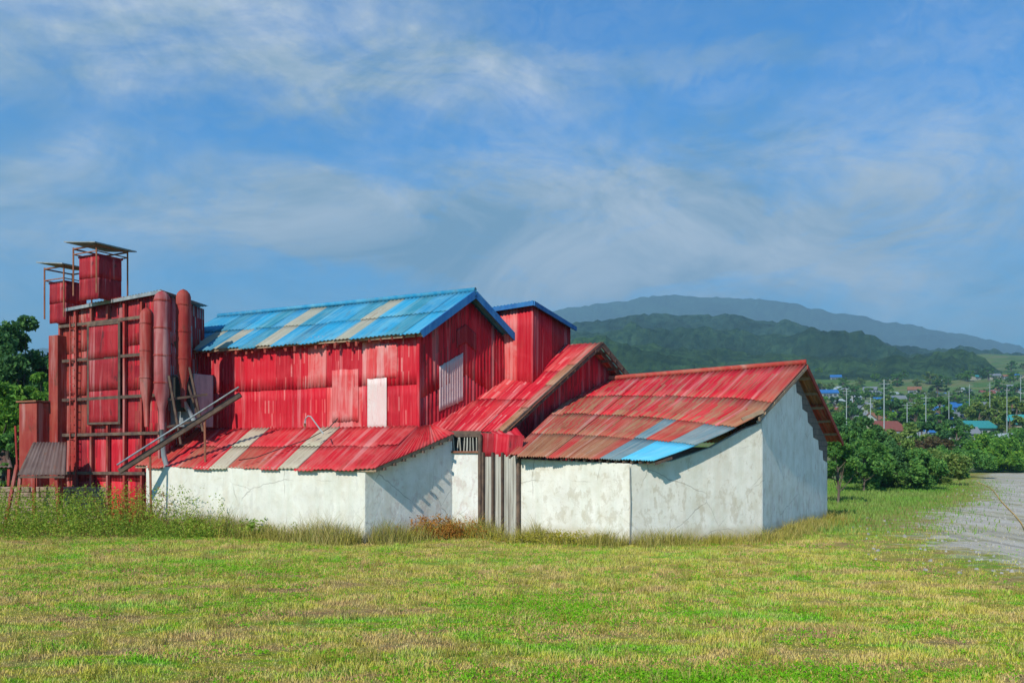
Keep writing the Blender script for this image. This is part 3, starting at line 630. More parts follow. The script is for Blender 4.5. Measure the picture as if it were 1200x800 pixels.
# front wall under the eave
F0 = A2; F1 = Vector((-1.02, 27.95, 0)); F2 = Vector((.27, 26.7, 0))
prism('front_wall', [(0, -.1), (.95, -.1), (.95, 2.72), (0, 2.72)], F0.xy, F1.xy, .2, PLASTC, mid)
prism('upper_wall', [(.0, 3.22), (.95, 3.22), (.95, 3.42), (0, 3.42)], F0.xy, F1.xy, .2, DARKW, mid)
b = MB(); dF = (F1-F0).normalized()
wn = prism('window', [(0, 2.725), (.95, 2.725), (.95, 3.215), (0, 3.215)], (F0+Vector((0, .15, 0))).xy, (F1+Vector((0, .15, 0))).xy, .03, DARK, mid)
for i in range(9):
    a = F0+dF*(.06+i*.105)+Vector((0, .03, 2.73)); b.bar(a, a+Vector((random.uniform(-.04, .04), 0, .48)), .032, .03)
b.build('slat', PLANKW, wn)
b = MB(); b.bar(F0+Vector((-.03, -.03, 2.73)), F1+Vector((.03, -.03, 2.73)), .09, .06); b.build('sill', RUSTY, wn)
# boards between
Lp = seglen(F1, F2); dp = (F2-F1).normalized(); n = 9
b = MB(); x = 0
while x < Lp-.02:
    w = random.uniform(.10, .22); w = min(w, Lp-x); z = 2.62+random.uniform(-.04, .06)
    c = F1+dp*(x+w/2)+Vector((0, random.uniform(-.015, .02), 0)); b.box((c.x, c.y, z/2-.02), (w-.016, .03, z), ax=dp.xy); x += w
b.build('plank_wall', PLANKW, mid)
prism('backing_wall', [(0, 0), (Lp, 0), (Lp, 2.55), (0, 2.55)], (F1+Vector((0, .06, 0))).xy, (F2+Vector((0, .06, 0))).xy, .06, DARKW, mid)
b = MB()
for k, (xx, w) in enumerate(((.02, .12), (.17, .07), (.62, .08), (1.05, .07), (1.75, .10))):
    c = F1+dp*xx+Vector((-.04, -.07, 0)); 
    b.box((c.x, c.y, 1.36 if k else 1.66), (w, .07, 2.72 if k else 3.3), ax=dp.xy)
b.build('posts', DARKW, mid)
sheets('upper_sheeting', quad(flat(F1, 2.60), flat(F2, 2.60), flat(F1, 3.36), flat(F2+Vector((.1,.3,0)), 3.25)), Lp, .7, 3, 1, [DARKRED, RED], lambda i, j: (DARKRED, RED, DARKRED)[i], mid, amp=.008)
sheets('eave_sheet', quad(flat(F2, 2.72)+Vector((.12, -.05, .02)), flat(F2, 2.72)+Vector((.45, .1, .04)), mr_+Vector((-.2, 0, -.02)), mr_+Vector((.6, .2, .2))), .6, 1.8, 1, 2, [RED, REDRUST], lambda i, j: RED if j else REDRUST, mid)
b = MB(); b.bar(ml+Vector((.5, -.03, -.13)), mr_+Vector((0, -.03, -.10)), .05, .10); b.build('eave_board', DARKW, mid)

# ================================================================== right shed
P1 = Vector((3.45, 25.0, 0)); P0 = Vector((.27, 26.7, 0)); P2 = Vector((7.80, 26.6, 0)); P3 = Vector((12.4, 33.55, 0))
shed = thing('white_shed', (*P1.xy, 0), 'white rendered shed with a patched red, rust and blue corrugated roof at the right end', 'shed')
E0 = P(597, 532, 26.4); E1 = P(768, 539, 24.75); E2 = P(893, 484, 26.25); AP = P(945, 426, 29.5); RL = P(686, 447, 33.2)
LA, LB, LC = seglen(P0, P1), seglen(P1, P2), seglen(P2, P3)
bevel(prism('front_wall', [(0, -.1), (LA, -.1), (LA, 2.40), (0, 2.52)], P0.xy, P1.xy, .2, PLASTB, shed), .02)
# angled wall: its head rises with the roof edge
bevel(prism('angled_wall', [(.004, -.1), (LB, -.1), (LB, 3.66), (LB*.86, 3.45), (LB*.6, 2.88), (LB*.3, 2.47), (.004, 2.38)], P1.xy, P2.xy, .2, PLASTB, shed), .02)
bevel(prism('gable_wall', [(.004, -.1), (LC, -.1), (LC, 3.05), (LC*.44, 5.48), (.004, 3.7)], P2.xy, P3.xy, .2, PLASTC, shed), .02)
# exposed brick where the render has fallen off, just under the gable verge
bp = [(LC*.36, 5.15), (LC*.44, 5.47), (LC*.995, 3.06), (LC*.99, 2.3), (LC*.92, 2.4), (LC*.91, 2.75), (LC*.84, 2.8), (LC*.83, 3.15), (LC*.74, 3.25), (LC*.73, 3.62), (LC*.65, 3.8), (LC*.64, 4.15), (LC*.56, 4.25), (LC*.55, 4.7), (LC*.47, 4.8), (LC*.46, 5.1), (LC*.38, 5.0)]
nrm = Vector((.83, -.55, 0))*.006
prism('exposed_brick', bp, (P2+nrm*2).xy, (P3+nrm*2).xy, .02, BRICK, shed)
PB0 = Vector((2.0, 36.5, 0)); PB1 = Vector((10.2, 30.6, 0))
prism('rear_wall', [(0, 0), (7.0, 0), (7.0, 2.9), (0, 2.9)], (6.0, 36.9), P3.xy, .2, PLASTC, shed, side=1)
def edgeR(t):   # curved right verge
    if t < .68: k = t/.68; a = E1.lerp(E2, k); a.z -= .10*math.sin(k*math.pi); return a
    return E2.lerp(AP, (t-.68)/.32)
def sf(s, t):
    top = RL.lerp(AP, s); bot = E0.lerp(E1, s); left = E0.lerp(RL, t)
    lin = bot.lerp(top, t); corr = edgeR(t)-E1.lerp(AP, t); p = lin+corr*(max(s, 0)**2.2)
    p.z -= .05*math.sin(s*math.pi)*math.sin(t*math.pi)
    return p
NC = 14
def pks(i, j):
    if j == 0:
        if i >= NC-3: return SKYB
        if i >= NC-5: return SLATE
        return RUST if i % 4 else REDRUST
    if j == 1:
        if i >= NC-2: return SLATE
        if i in (NC-4, NC-5): return SLATE if i == NC-5 else REDRUST
        return random.choice([RUST, REDRUST, REDRUST])
    if j == 2: return random.choice([REDROOF, REDRUST, REDRUST, RUST]) if i < NC-1 else RUST
    return random.choice([REDROOF, RED, REDRUST]) if i < NC-1 else REDRUST
main, sp = sheets('roof', sf, 9.2, 5.2, NC, 4, [SKYB, SLATE, RUST, REDRUST, REDROOF, RED, TAN], pks, shed, pitch=.16, amp=.022, jit=.07, lift=.035,
       special=lambda i, j: 'blue_roof_sheet' if (j == 0 and i >= NC-3) else None)
for o in sp.values(): o['label'] = 'bright blue sheet at the lowest corner of the roof'
BE1 = P(987, 517, 34.2); BE0 = Vector((6.2, 37.6, 3.1))
sheets('rear_roof', quad(BE1, BE0, AP, RL), 8.5, 4, 9, 2, [RUST, REDRUST], lambda i, j: RUST if (i+j) % 2 else REDRUST, shed, pitch=.16, amp=.022)
b = MB(); b.tube([RL+Vector((0, 0, .05)), AP+Vector((0, 0, .05))], .10, 8); b.build('ridge_cap', REDRUST, shed, True)
b = MB(); b.bar(AP+Vector((.02, -.02, -.12)), BE1+Vector((.02, -.02, -.10)), .05, .16); b.build('barge_board', REDW, shed)
for t in (.12, .3, .48, .66, .84):
    a = AP.lerp(BE1, t)-Vector((0, 0, .14)); MB().bar(a, a-(AP-RL).normalized()*.8, .07, .09).build('purlin', TANW, shed)
for t in (.70, .76, .83, .9, .97):
    a = edgeR(t)-Vector((0, 0, .10)); MB().bar(a+Vector((.02, -.02, 0)), a-(AP-RL).normalized()*.9, .07, .08).build('purlin', TANW, shed)
b = MB(); e = [edgeR(t)-Vector((0, 0, .13)) for t in (.66, .78, .9, 1)]
for a, c in zip(e[:-1], e[1:]): b.bar(a, c, .05, .12)
b.bar(e[0]+Vector((-.55, -.1, -.02)), e[0]+Vector((.12, 0, .24)), .09, .11)
b.build('verge_rafter', TANW, shed)
b = MB()
for i in range(20):
    a = sf(i/19, .0)-Vector((0, 0, .10)); c = sf(i/19, .1)-Vector((0, 0, .10)); b.bar(a, c, .06, .07)
b.build('rafter_tails', DARKW, shed)
b = MB(); c0 = P1+Vector((0, -.035, 0)); b.tube([c0+Vector((.0, 0, .05)), c0+Vector((.02, 0, 1.2)), c0+Vector((0, 0, 2.3))], .014, 6); b.build('corner_pipe', CONC, shed)

# ================================================================== red tower
T1 = Vector((-12.55, 30.6, 0)); T0 = T1-U*5.6; TD = 2.6; ZT = 8.15
tow = thing('grain_tower', (*T1.xy, 0), 'tall rusty red sheet-metal grain tower with round ducts at the left end', 'tower')
def twall(name, a, b, z0, z1a, z1b, nx, ny, pick):
    L = seglen(a, b); sheets(name, quad(flat(a, z0), flat(b, z0), flat(a, z1a), flat(b, z1b)), L, z1a-z0, nx, ny, [RED, DARKRED, OXIDE, REDFADE, GREYSH, REDRUST, DEEP], pick, tow, jit=.06, lift=.03, amp=.012)
def tp(i, j):
    if i == 0: return OXIDE
    if i == 1: return DEEP if j < 2 else OXIDE
    if i in (3, 4, 5): return DARKRED if j >= 2 else RED
    return random.choice([DEEP, RED, DARKRED, DEEP, OXIDE])
twall('front_wall', T0, T1, 0, ZT, ZT+.25, 8, 5, tp)
T3 = T1+Vector((.22, .97, 0))*TD; T2 = T0+Vector((.22, .97, 0))*TD
twall('side_wall', T1, T3, 0, ZT+.25, ZT+.1, 4, 5, lambda i, j: random.choice([DARKRED, OXIDE, DARKRED, GREYSH]))
twall('end_wall', T2, T0, 0, ZT, ZT, 4, 5, lambda i, j: OXIDE)
twall('rear_wall', T3, T2, 0, ZT+.1, ZT, 6, 5, lambda i, j: DARKRED)
sheets('roof', quad(flat(T0-U*.15, ZT+.05)-V*.2, flat(T1+U*.25, ZT+.32)-V*.2, flat(T2-U*.15, ZT+.02), flat(T3+U*.25, ZT+.2)), 6, 3, 6, 1, [REDRUST, GREYSH], lambda i, j: REDRUST if i < 4 else GREYSH, tow)
b = MB(); b.bar(flat(T0-U*.2, ZT-.02)-V*.22, flat(T1+U*.3, ZT+.25)-V*.22, .05, .12); b.build('eave_board', GREYSH, tow)
b = MB()   # frame: girts and columns
for k in range(7):
    a = T0.lerp(T1, k/6)-V*.0+Vector((-.04, -.10, 0)); b.box((a.x, a.y, ZT/2), (.10, .10, ZT), ax=U.xy)
b.build('columns', OXIDE, tow)
b = MB()
for z in (1.9, 3.35, 4.7, 6.2, 7.55):
    b.bar(flat(T0, z)+Vector((-.06, -.17, 0)), flat(T1, z)+Vector((-.02, -.17, .05)), .05, .11)
b.build('girts', DARKW, tow)
# recessed-look dark panel and lower side bay
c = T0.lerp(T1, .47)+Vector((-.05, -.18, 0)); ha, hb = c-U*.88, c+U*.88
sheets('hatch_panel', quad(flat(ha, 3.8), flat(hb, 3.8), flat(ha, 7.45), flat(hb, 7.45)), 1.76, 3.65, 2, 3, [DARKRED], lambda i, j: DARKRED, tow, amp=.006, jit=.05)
b = MB(); b.bar(flat(ha, 3.78), flat(hb, 3.78), .08, .08); b.bar(flat(ha, 7.47), flat(hb, 7.47), .08, .08); b.bar(flat(ha, 3.74), flat(ha, 7.5), .08); b.bar(flat(hb, 3.74), flat(hb, 7.5), .08); b.build('hatch_frame', DARKW, tow)
# brick-coloured pillar at left
b = MB(); c = T0-U*.1; b.box((c.x, c.y-.15, 3.6), (.55, .5, 7.2), ax=U.xy); bevel(b.build('corner_pillar', OXIDE, tow))
# lean-on annex bay, lower and further left
q0 = T0-U*.75-V*.2; b = MB(); b.box((q0.x, q0.y, 2.3), (1.1, 1.4, 4.6), ax=U.xy); bevel(b.build('side_bay', OXIDE, tow))
b = MB(); b.box((q0.x, q0.y, 4.65), (1.25, 1.55, .06), ax=U.xy); b.build('bay_roof', RUSTY, tow)
# ducts on the right
for k, (px, d, zt_, zb_, r) in enumerate(((172, 29.9, 7.5, 3.6, .23), (190, 29.7, 8.05, 3.4, .27), (215, 30.2, 8.2, 4.3, .25))):
    x = X(px, d); b = MB()
    b.tube([(x, d, zb_), (x, d, zb_+.8), (x, d, zb_+1.4), (x, d, zt_), (x, d, zt_+.12), (x, d, zt_+.22), (x, d, zt_+.27)], [.08, .12, r, r, r*.85, r*.5, .03], 20)
    du = b.build('duct', (OXIDE, DUCTM, OXIDE)[k], tow, True)
    for z in np.arange(zb_+1.7, zt_, .95): MB().tube([(x, d, z), (x, d, z+.05)], r+.02, 20).build('band', OXIDE, du)
b = MB(); b.tube([(X(190, 29.7), 29.7, 3.5), (X(192, 29.7), 29.7, 2.6), (X(205, 29.6), 29.6, 1.2), (X(206, 29.6), 29.6, 0)], .09, 10); b.tube([(X(215, 30.2), 30.2, 4.5), (X(230, 30.4), 30.4, 3.7)], .09, 10); b.build('downpipe', GREYSH, tow, True)
b = MB()
for px0, py0, px1, py1, d in ((198, 440, 212, 520, 29.6), (222, 430, 238, 505, 30.0), (205, 400, 236, 500, 30.1)):
    b.bar(P(px0, py0, d), P(px1, py1, d+.3), .07)
b.bar(P(196, 468, 29.7), P(243, 462, 30.3), .08); b.bar(P(196, 500, 29.7), P(236, 492, 30.3), .08)
b.build('brace', DARKW, tow)
b = MB(); c = P(224, 470, 31.2); b.box(c, (1.3, .9, 1.9), ax=U.xy); bevel(b.build('machine_box', GREYSH, tow)); 
b = MB(); c = P(214, 462, 30.6); b.box(c, (.5, .4, 1.2), ax=U.xy); bevel(b.build('motor_box', DARK, tow))
# head cabins and canopies
def cabin(px, base_py, top_py, can_py, d, w, lab, s=1):
    x = X(px, d); zb_ = 2.85+(525-base_py)/1000*d; zt_ = 2.85+(525-top_py)/1000*d; zc = 2.85+(525-can_py)/1000*d
    t = MB(); t.box((x, d, (zb_+zt_)/2), (w, w*.9, zt_-zb_), ax=U.xy); o = bevel(t.build('head_cabin', DARKRED if s else OXIDE, tow, label=lab))
    for dx, dy in ((0, -1), (1, 0)):
        A_ = Vector((x, d, 0))+U*(-w/2 if dx == 0 else w/2+.02)-Vector((.469, .883, 0))*(w*.45+.02)
        B_ = A_+(U*w if dx == 0 else Vector((.469, .883, 0))*w*.9)
        sheets('cabin_sheet', quad(flat(A_, zb_-.25), flat(B_, zb_-.25), flat(A_, zt_), flat(B_, zt_)), w, zt_-zb_, 2, 2, [DEEP, DARKRED], lambda i, j: DEEP if (i+j) % 2 else DARKRED, o, amp=.008, jit=.03)
    t = MB(); h = w*.62
    cn = [Vector((x, d, 0))+U*a*h+Vector((.469, .883, 0))*b_*h for a, b_ in ((-1, -1), (1, -1), (1, 1), (-1, 1))]
    for c in cn: t.bar(flat(c, zb_-.1), flat(c, zc+.02), .045)
    for a, c in zip(cn, cn[1:]+cn[:1]): t.bar(flat(a, zt_+.12), flat(c, zt_+.12), .035); t.bar(flat(a, zc-.03), flat(c, zc-.03), .05)
    t.build('post_frame', RUSTY, o)
    t = MB(); c2 = [flat(Vector((x, d, 0))+(c-Vector((x, d, 0)))*1.35, zc+.06+(.14 if k in (0, 3) else -.06)) for k, c in enumerate(cn)]
    t.hexa(c2+[c+Vector((0, 0, .04)) for c in c2]); t.build('canopy', GREYSH, o)
    t = MB(); t.box((x, d, zt_+.03), (w*1.08, w, .06), ax=U.xy); t.build('cabin_roof', DARKRED, o)
cabin(118, 345, 304, 293, 31.8, 1.05, 'taller head cabin with a flat canopy')
cabin(80, 372, 334, 316, 33.4, .95, 'added lower ghost copy of the head cabin at the left rear', 0)  # added cabin, a solid copy of the taller one's exposure ghost
# ladder on the front
b = MB(); la = T0.lerp(T1, .16)+Vector((-.05, -.25, 0)); 
for o_ in (-.17, .17): b.bar(flat(la+U*o_, .3), flat(la+U*o_, 7.9), .035)
for k in range(25): b.bar(flat(la-U*.17, .5+k*.3), flat(la+U*.17, .5+k*.3), .025)
b.build('ladder', OXIDE, tow)

# conveyor pipes slanting in front of the tower
cv = thing('conveyor', P(133, 556, 28.9), 'slanting grey and rusty conveyor trough from the red tower to the barn roof', 'conveyor')
a, c = P(140, 552, 28.8), P(282, 462, 29.2)
b = MB(); b.bar(a, c, .16, .18); bevel(b.build('trough', DARKW, cv))
b = MB(); b.tube([a+Vector((0, -.18, .22)), c+Vector((0, -.18, .24))], .03, 8); b.build('pipe', GREYSH, cv, True)
for t in (.25, .7):
    q = a.lerp(c, t); MB().bar(q+Vector((0, .0, -.1)), (q.x, q.y+.1, max(0, q.z-2.6)), .06).build('leg', RUSTY, cv)

# rusty canopy far left
can = thing('rusty_canopy', (X(45, 31), 31, 0), 'small grey brown canopy on leaning rusty posts left of the red tower', 'canopy')
cq = quad(P(22, 556, 30.3), P(76, 556, 30.3), P(40, 518, 31.6), P(78, 518, 31.6))
sheets('roof', cq, 1.7, 1.7, 2, 1, [CANO], lambda i, j: CANO, can)
b = MB(); b.bar(P(22, 557, 30.3)-Vector((0, 0, .05)), P(76, 557, 30.3)-Vector((0, 0, .05)), .07); b.bar(P(22, 557, 30.3), P(40, 519, 31.6), .07); b.build('roof_frame', DARKW, can)
for px, px2 in ((24, 17), (66, 70)):
    b = MB(); q = P(px, 556, 30.4); b.bar((q.x, q.y, q.z-.05), (X(px2, 30.4), 30.4, 0), .10); b.build('post', OXIDE, can)
for px in (40, 72):
    b = MB(); q = P(px, 520, 31.6); b.bar((q.x, q.y, q.z-.05), (X(px, 31.6), 31.6, 0), .09); b.build('post', OXIDE, can)
t2 = thing('rusty_canopy', (X(0, 33), 33, 0), 'low dark brown canopy cut by the left edge of the picture', 'canopy')
sheets('roof', quad(P(-40, 547, 33), P(14, 547, 33), P(-40, 528, 34.5), P(10, 528, 34.5)), 1.7, 1.7, 2, 1, [CANO], lambda i, j: CANO, t2)
for px in (-35, 11):
    b = MB(); q = P(px, 548, 33.1); b.bar((q.x, q.y, q.z-.05), (q.x-.1, 33.1, 0), .10); b.build('post', OXIDE, t2)
b = MB(); b.bar((X(4, 28.5), 28.5, 0), (X(20, 28.6), 28.6, 2.3), .09); b.bar((X(20, 28.6), 28.6, 2.3), (X(18, 28.6), 28.6, 3.6), .05)
tag(b.build('leaning_post', OXIDE), 'leaning red rusty post among the tall weeds at the far left', 'post')
rub = Mat('dry_stone', .95, .1); c = rub.mix(rub.ramp(rub.noise(3, (1, 1, 2.5), 7), [(.35, 0.0), (.65, 1.0)]), (.20, .13, .10), (.38, .28, .20)); rub.color(c); rub.bump(rub.noise(3, (1, 1, 2.5), 6), .8, .08)
b = MB()
for j in range(7):
    x = -19.5
    while x < -14.8:
        w = random.uniform(.25, .6); b.box((x+w/2, 32.2+random.uniform(-.06, .06), .1+j*.2), (w-.02, .4, .185)); x += w
tag(bevel(b.build('stone_wall', rub.m), .02), 'low brown dry stone wall under the canopies left of the tower', 'wall')

# ------------------------------------------------------------------ trees
def tree(name, x, y, h, rx, n, ls, mat, label, cat='tree', group=None, low=.15, trunk=.16, k=60, z0=0):
    t = thing(name, (x, y, z0), label, cat, group); C = []; cc = []
    for _ in range(k):
        while True:
            a = Vector((random.uniform(-1, 1), random.uniform(-1, 1), random.uniform(-1, 1)))
            if .35 < a.length < 1: break
        zz = (a.z*.5+.5); wv = rx*(.55+.9*max(0, math.sin(min(1, zz+.12)*math.pi*.85))**.8*.6)
        cc.append((x+a.x*wv, y+a.y*wv, z0+h*(low+(1-low)*zz), random.uniform(.22, .48)*rx*.62))
    per = n//k
    for cx, cy, cz, r in cc:
        g = rng.normal(0, 1, (per, 3)); g /= np.linalg.norm(g, axis=1)[:, None]; g *= (rng.random(per)**.45)[:, None]*r; g[:, 2] *= .75
        C.append(g+np.array([cx, cy, cz]))
    leaves(np.concatenate(C), ls, mat, 'crown', t, .55)
    b = MB(); pts = [Vector((x, y, z0-.1))]; 
    for i in range(1, 6): pts.append(Vector((x+random.gauss(0, .04*h*.3), y+random.gauss(0, .03), z0+h*.8*i/5)))
    b.tube(pts, [trunk*(1-.15*i) for i in range(6)], 9)
    for cx, cy, cz, r in random.sample(cc, min(12, k)):
        s = pts[random.randint(1, 3)]; e_ = Vector((cx, cy, cz)); b.tube([s, s.lerp(e_, .5)+Vector((0, 0, -.1)), e_], [trunk*.4, trunk*.25, trunk*.08], 6)
    b.build('trunk', BARK, t, True); return t
tree('broadleaf_tree', X(20, 40), 40, 8.9, 2.1, 26000, .13, LEAFB, 'tallest dark green tree standing behind the canopies at the left edge', k=90)
tree('broadleaf_tree', X(48, 36.5), 36.5, 6.0, 1.5, 18000, .11, LEAFA, 'bright green tree right behind the small rusty canopy', k=70, low=.05)
tree('broadleaf_tree', X(60, 42), 42, 8.3, 1.5, 15000, .13, LEAFR, 'bronze brown tree beside the rusty pillar of the tower', k=60)
tree('broadleaf_tree', X(-10, 36), 36, 6.4, 1.8, 18000, .12, LEAFA, 'bright green tree cut by the left edge of the picture', k=70, low=.05)
tree('broadleaf_tree', X(-60, 41), 41, 9.6, 2.6, 14000, .15, LEAFB, 'dark tree half outside the picture on the left', k=60)
tree('broadleaf_tree', X(8, 33.8), 33.8, 3.6, 1.2, 9000, .09, LEAFG, 'low bushy green tree above the stone wall', k=40, low=.0)
tree('broadleaf_tree', X(88, 44), 44, 8.6, 1.6, 9000, .14, LEAFB, 'dark green tree showing above the left shoulder of the tower', k=40)
# right-hand shrubs
tree('fruit_tree', X(982, 44), 44, 3.6, 1.15, 7000, .085, LEAFG, 'small open fruit tree nearest the white shed', k=40, low=.32, trunk=.07)
for i, (px, d, h, r, mt, lab) in enumerate((
    (1012, 56, 4.2, 2.2, LEAFG, 'rounded green shrub behind the fruit tree'), (1040, 60, 3.6, 2.4, LEAFB, 'dark green shrub in the middle of the hedge row'),
    (1068, 58, 2.7, 2.1, LEAFG, 'low green shrub at the road end of the hedge row'), (1092, 66, 2.6, 2.4, LEAFY, 'pale olive shrub beside the gravel road'),
    (1000, 66, 5.6, 2.3, LEAFB, 'tall dark shrub furthest back behind the fruit tree'), (1030, 74, 5.0, 3.0, LEAFY, 'olive bush behind the dark green shrub'),
    (1122, 82, 3.2, 3.0, LEAFG, 'green bush beyond the far end of the gravel road'), (1165, 100, 4.4, 4.0, LEAFA, 'bright green bush across the gravel road'),
    (1200, 105, 5.0, 4.6, LEAFG, 'green bush at the right edge of the picture'), (1075, 92, 4.4, 3.6, LEAFR, 'brown leaved bush above the hedge row'))):
    tree('shrub', X(px, d), d, h, r, 9000, .0022*d, mt, lab, 'shrub', k=38, low=.02, trunk=.07, z0=gh(X(px, d), d))

# ------------------------------------------------------------------ hills
def ridge(prof, d, dfront, dback, pxs, amp, mat, zf, seed, nrow=26):
    v = []; f = []
    xs_ = np.arange(pxs[0], pxs[1], 5.0); pa, pb = zip(*prof)
    for j in range(nrow+1):
        u = j/nrow
        if u <= .75: k = u/.75; dd = dfront+(d-dfront)*k; hs_ = k**.85
        else: k = (u-.75)/.25; dd = d+(dback-d)*k; hs_ = 1-.6*k
        for px in xs_:
            crest = EYE+(525-np.interp(px, pa, pb))/1000*d
            x = (px-600)/1000*(dd if dd > 0 else 1); g = noise.fractal((x/(d*.13), dd/(d*.13), seed), .9, 2.1, 4)
            val = noise.fractal((x/(d*.03), dd/(d*.05), seed+3), .8, 2.1, 4)
            z = zf+(crest-zf)*hs_+g*amp*math.sin(min(u, .75)/.75*math.pi)*2.2+val*amp*.28+random.gauss(0, amp*.06)
            v.append((x, dd, z))
    n = len(xs_)
    for j in range(nrow):
        for i in range(n-1): f.append((j*n+i, j*n+i+1, (j+1)*n+i+1, (j+1)*n+i))
    o = mk('hills', v, f, mat); o['kind'] = 'structure'; return o
def forest(name, a, b, sc):
    m = Mat(name, .95, .05); c = m.mix(m.ramp(m.noise(sc, (1, 1, 1), 9, .3, rough=.8), [(.42, 0.0), (.58, 1.0)]), a, b)
    c = m.mix(m.math('MULTIPLY', m.ramp(m.noise(sc*.16, (1, 1, 1), 4, .5), [(.45, 0.0), (.6, 1.0)]), .5), c, tuple(x*.5 for x in a))
    m.color(c); m.bump(m.noise(sc*1.2, (1, 1, 1), 8, rough=.75), 1, 6); return m.m
FO1 = forest('forest_near', (.018, .055, .025), (.07, .14, .045), .09); FO2 = forest('forest_mid', (.014, .05, .03), (.055, .115, .055), .08); FO3 = forest('forest_far', (.015, .05, .038), (.05, .105, .07), .05)
ridge([(-2500, 470), (0, 440), (400, 425), (600, 415), (680, 408), (760, 404), (850, 408), (930, 416), (1000, 424), (1080, 432), (1200, 446), (1500, 460), (4000, 490)], 850, 650, 1060, (-1600, 3200), 13, FO1, 52, 1)
ridge([(-2500, 470), (0, 430), (400, 415), (600, 400), (680, 390), (740, 384), (830, 388), (920, 398), (1000, 410), (1100, 424), (1200, 437), (1500, 452), (4000, 490)], 1120, 900, 1360, (-1500, 3000), 17, FO2, 84, 5)
ridge([(-2500, 460), (0, 425), (400, 405), (560, 393), (640, 383), (700, 374), (760, 367), (800, 366), (860, 369), (900, 373), (950, 388), (1000, 399), (1080, 412), (1200, 428), (1500, 445), (4000, 480)], 1420, 1170, 1800, (-1400, 2800), 19, FO3, 108, 9)
ridge([(-2500, 450), (0, 410), (400, 390), (560, 376), (640, 362), (700, 354), (780, 343), (840, 346), (910, 349), (970, 362), (1060, 378), (1140, 392), (1200, 405), (1500, 425), (4000, 470)], 4600, 3700, 5400, (-1300, 2600), 40, FO3, 150, 14)

# ------------------------------------------------------------------ valley town
def hmat(name, c, c2=None):
    m = Mat(name, .8, .2); m.color(m.mix(m.noise(1.5), c, c2 or tuple(x*.7 for x in c))); return m.m
WALLS = [hmat('white_wall', (.46, .47, .45)), hmat('grey_wall', (.26, .29, .29)), hmat('cream_wall', (.38, .35, .26))]
ROOFS = {'blue': hmat('blue_tiles', (.03, .16, .42)), 'grey': hmat('grey_tiles', (.20, .22, .24)), 'red': hmat('red_tiles', (.25, .08, .06)),
         'orange': hmat('orange_tiles', (.28, .13, .07)), 'teal': hmat('teal_tiles', (.04, .28, .28)), 'white': hmat('white_roof', (.36, .42, .43))}
GLASS = hmat('window_glass', (.05, .07, .09))
def house_meshes():
    b = MB(); b.hexa([(-5,-3.5,-3),(5,-3.5,-3),(5,3.5,-3),(-5,3.5,-3),(-5,-3.5,3.2),(5,-3.5,3.2),(5,3.5,3.2),(-5,3.5,3.2)])
    b.add([(-5,-3.5,3.2),(-5,3.5,3.2),(-5,0,5)], [(0,1,2)]); b.add([(5,-3.5,3.2),(5,3.5,3.2),(5,0,5)], [(0,2,1)]); w = b
    r = MB(); r.hexa([(-5.5,-4.1,2.9),(5.5,-4.1,2.9),(5.5,0,5.05),(-5.5,0,5.05),(-5.5,-4.1,3.1),(5.5,-4.1,3.1),(5.5,0,5.3),(-5.5,0,5.3)])
    r.hexa([(-5.5,0,5.05),(5.5,0,5.05),(5.5,4.1,2.9),(-5.5,4.1,2.9),(-5.5,0,5.3),(5.5,0,5.3),(5.5,4.1,3.1),(-5.5,4.1,3.1)])
    g = MB(); g.box((0, -3.53, 1.7), (1.6, .06, 1.2)); d = MB(); d.box((0, -3.53, 1.1), (1.1, .06, 2.2)); return w, r, g, d
wm, rm, gm, dm = house_meshes(); protos = {}
def copy_tree(o, parent=None):
    c = o.copy(); COL.objects.link(c)
    if parent: c.parent = parent
    for ch in o.children: copy_tree(ch, c)
    return c
def house_proto(col, wi):
    if (col, wi) in protos: return copy_tree(protos[(col, wi)])
    t = bpy.data.objects.new('house', None); COL.objects.link(t)
    wm.build('wall', WALLS[wi], t); rm.build('roof', ROOFS[col], t)
    for x in (-3, 0.4, 3.2):
        o = gm.build('window', GLASS, t); o.location.x = x
    o = dm.build('door', GLASS, t); o.location.x = -1.4
    protos[(col, wi)] = t; return t
HS = []
for row, (d0, n) in enumerate(((175, 9), (235, 13), (310, 16), (400, 18), (520, 18), (650, 16))):
    for i in range(n):
        px = 968+(1215-968)*(i+.5)/n+random.uniform(-5, 5); d = d0+random.uniform(-22, 22); x = X(px, d)
        col = random.choices(list(ROOFS), [5, 5, 2, 2, 2, 4])[0]
        HS.append((row, col, px, d, x, random.uniform(-.5, .5), random.uniform(.5, .8)))
rown = ['nearest', 'second', 'third', 'fourth', 'fifth', 'farthest']; ordn = ['first', 'second', 'third', 'fourth', 'fifth', 'sixth', 'seventh', 'eighth', 'ninth', 'tenth']
cnt = {}
for row, col, px, d, x, rz, sc in sorted(HS, key=lambda h: (h[0], h[2])):
    o = house_proto(col, random.randrange(3)); o.location = (x, d, gh(x, d)); o.rotation_euler.z = rz; o.scale = (sc, sc, sc*random.uniform(.85, 1.3))
    k = cnt.get((row, col), 0); cnt[(row, col)] = k+1
    tag(o, f'{ordn[k]} {col}-roofed house from the left in the {rown[row]} row of the valley town', 'house', 'houses of the valley town')
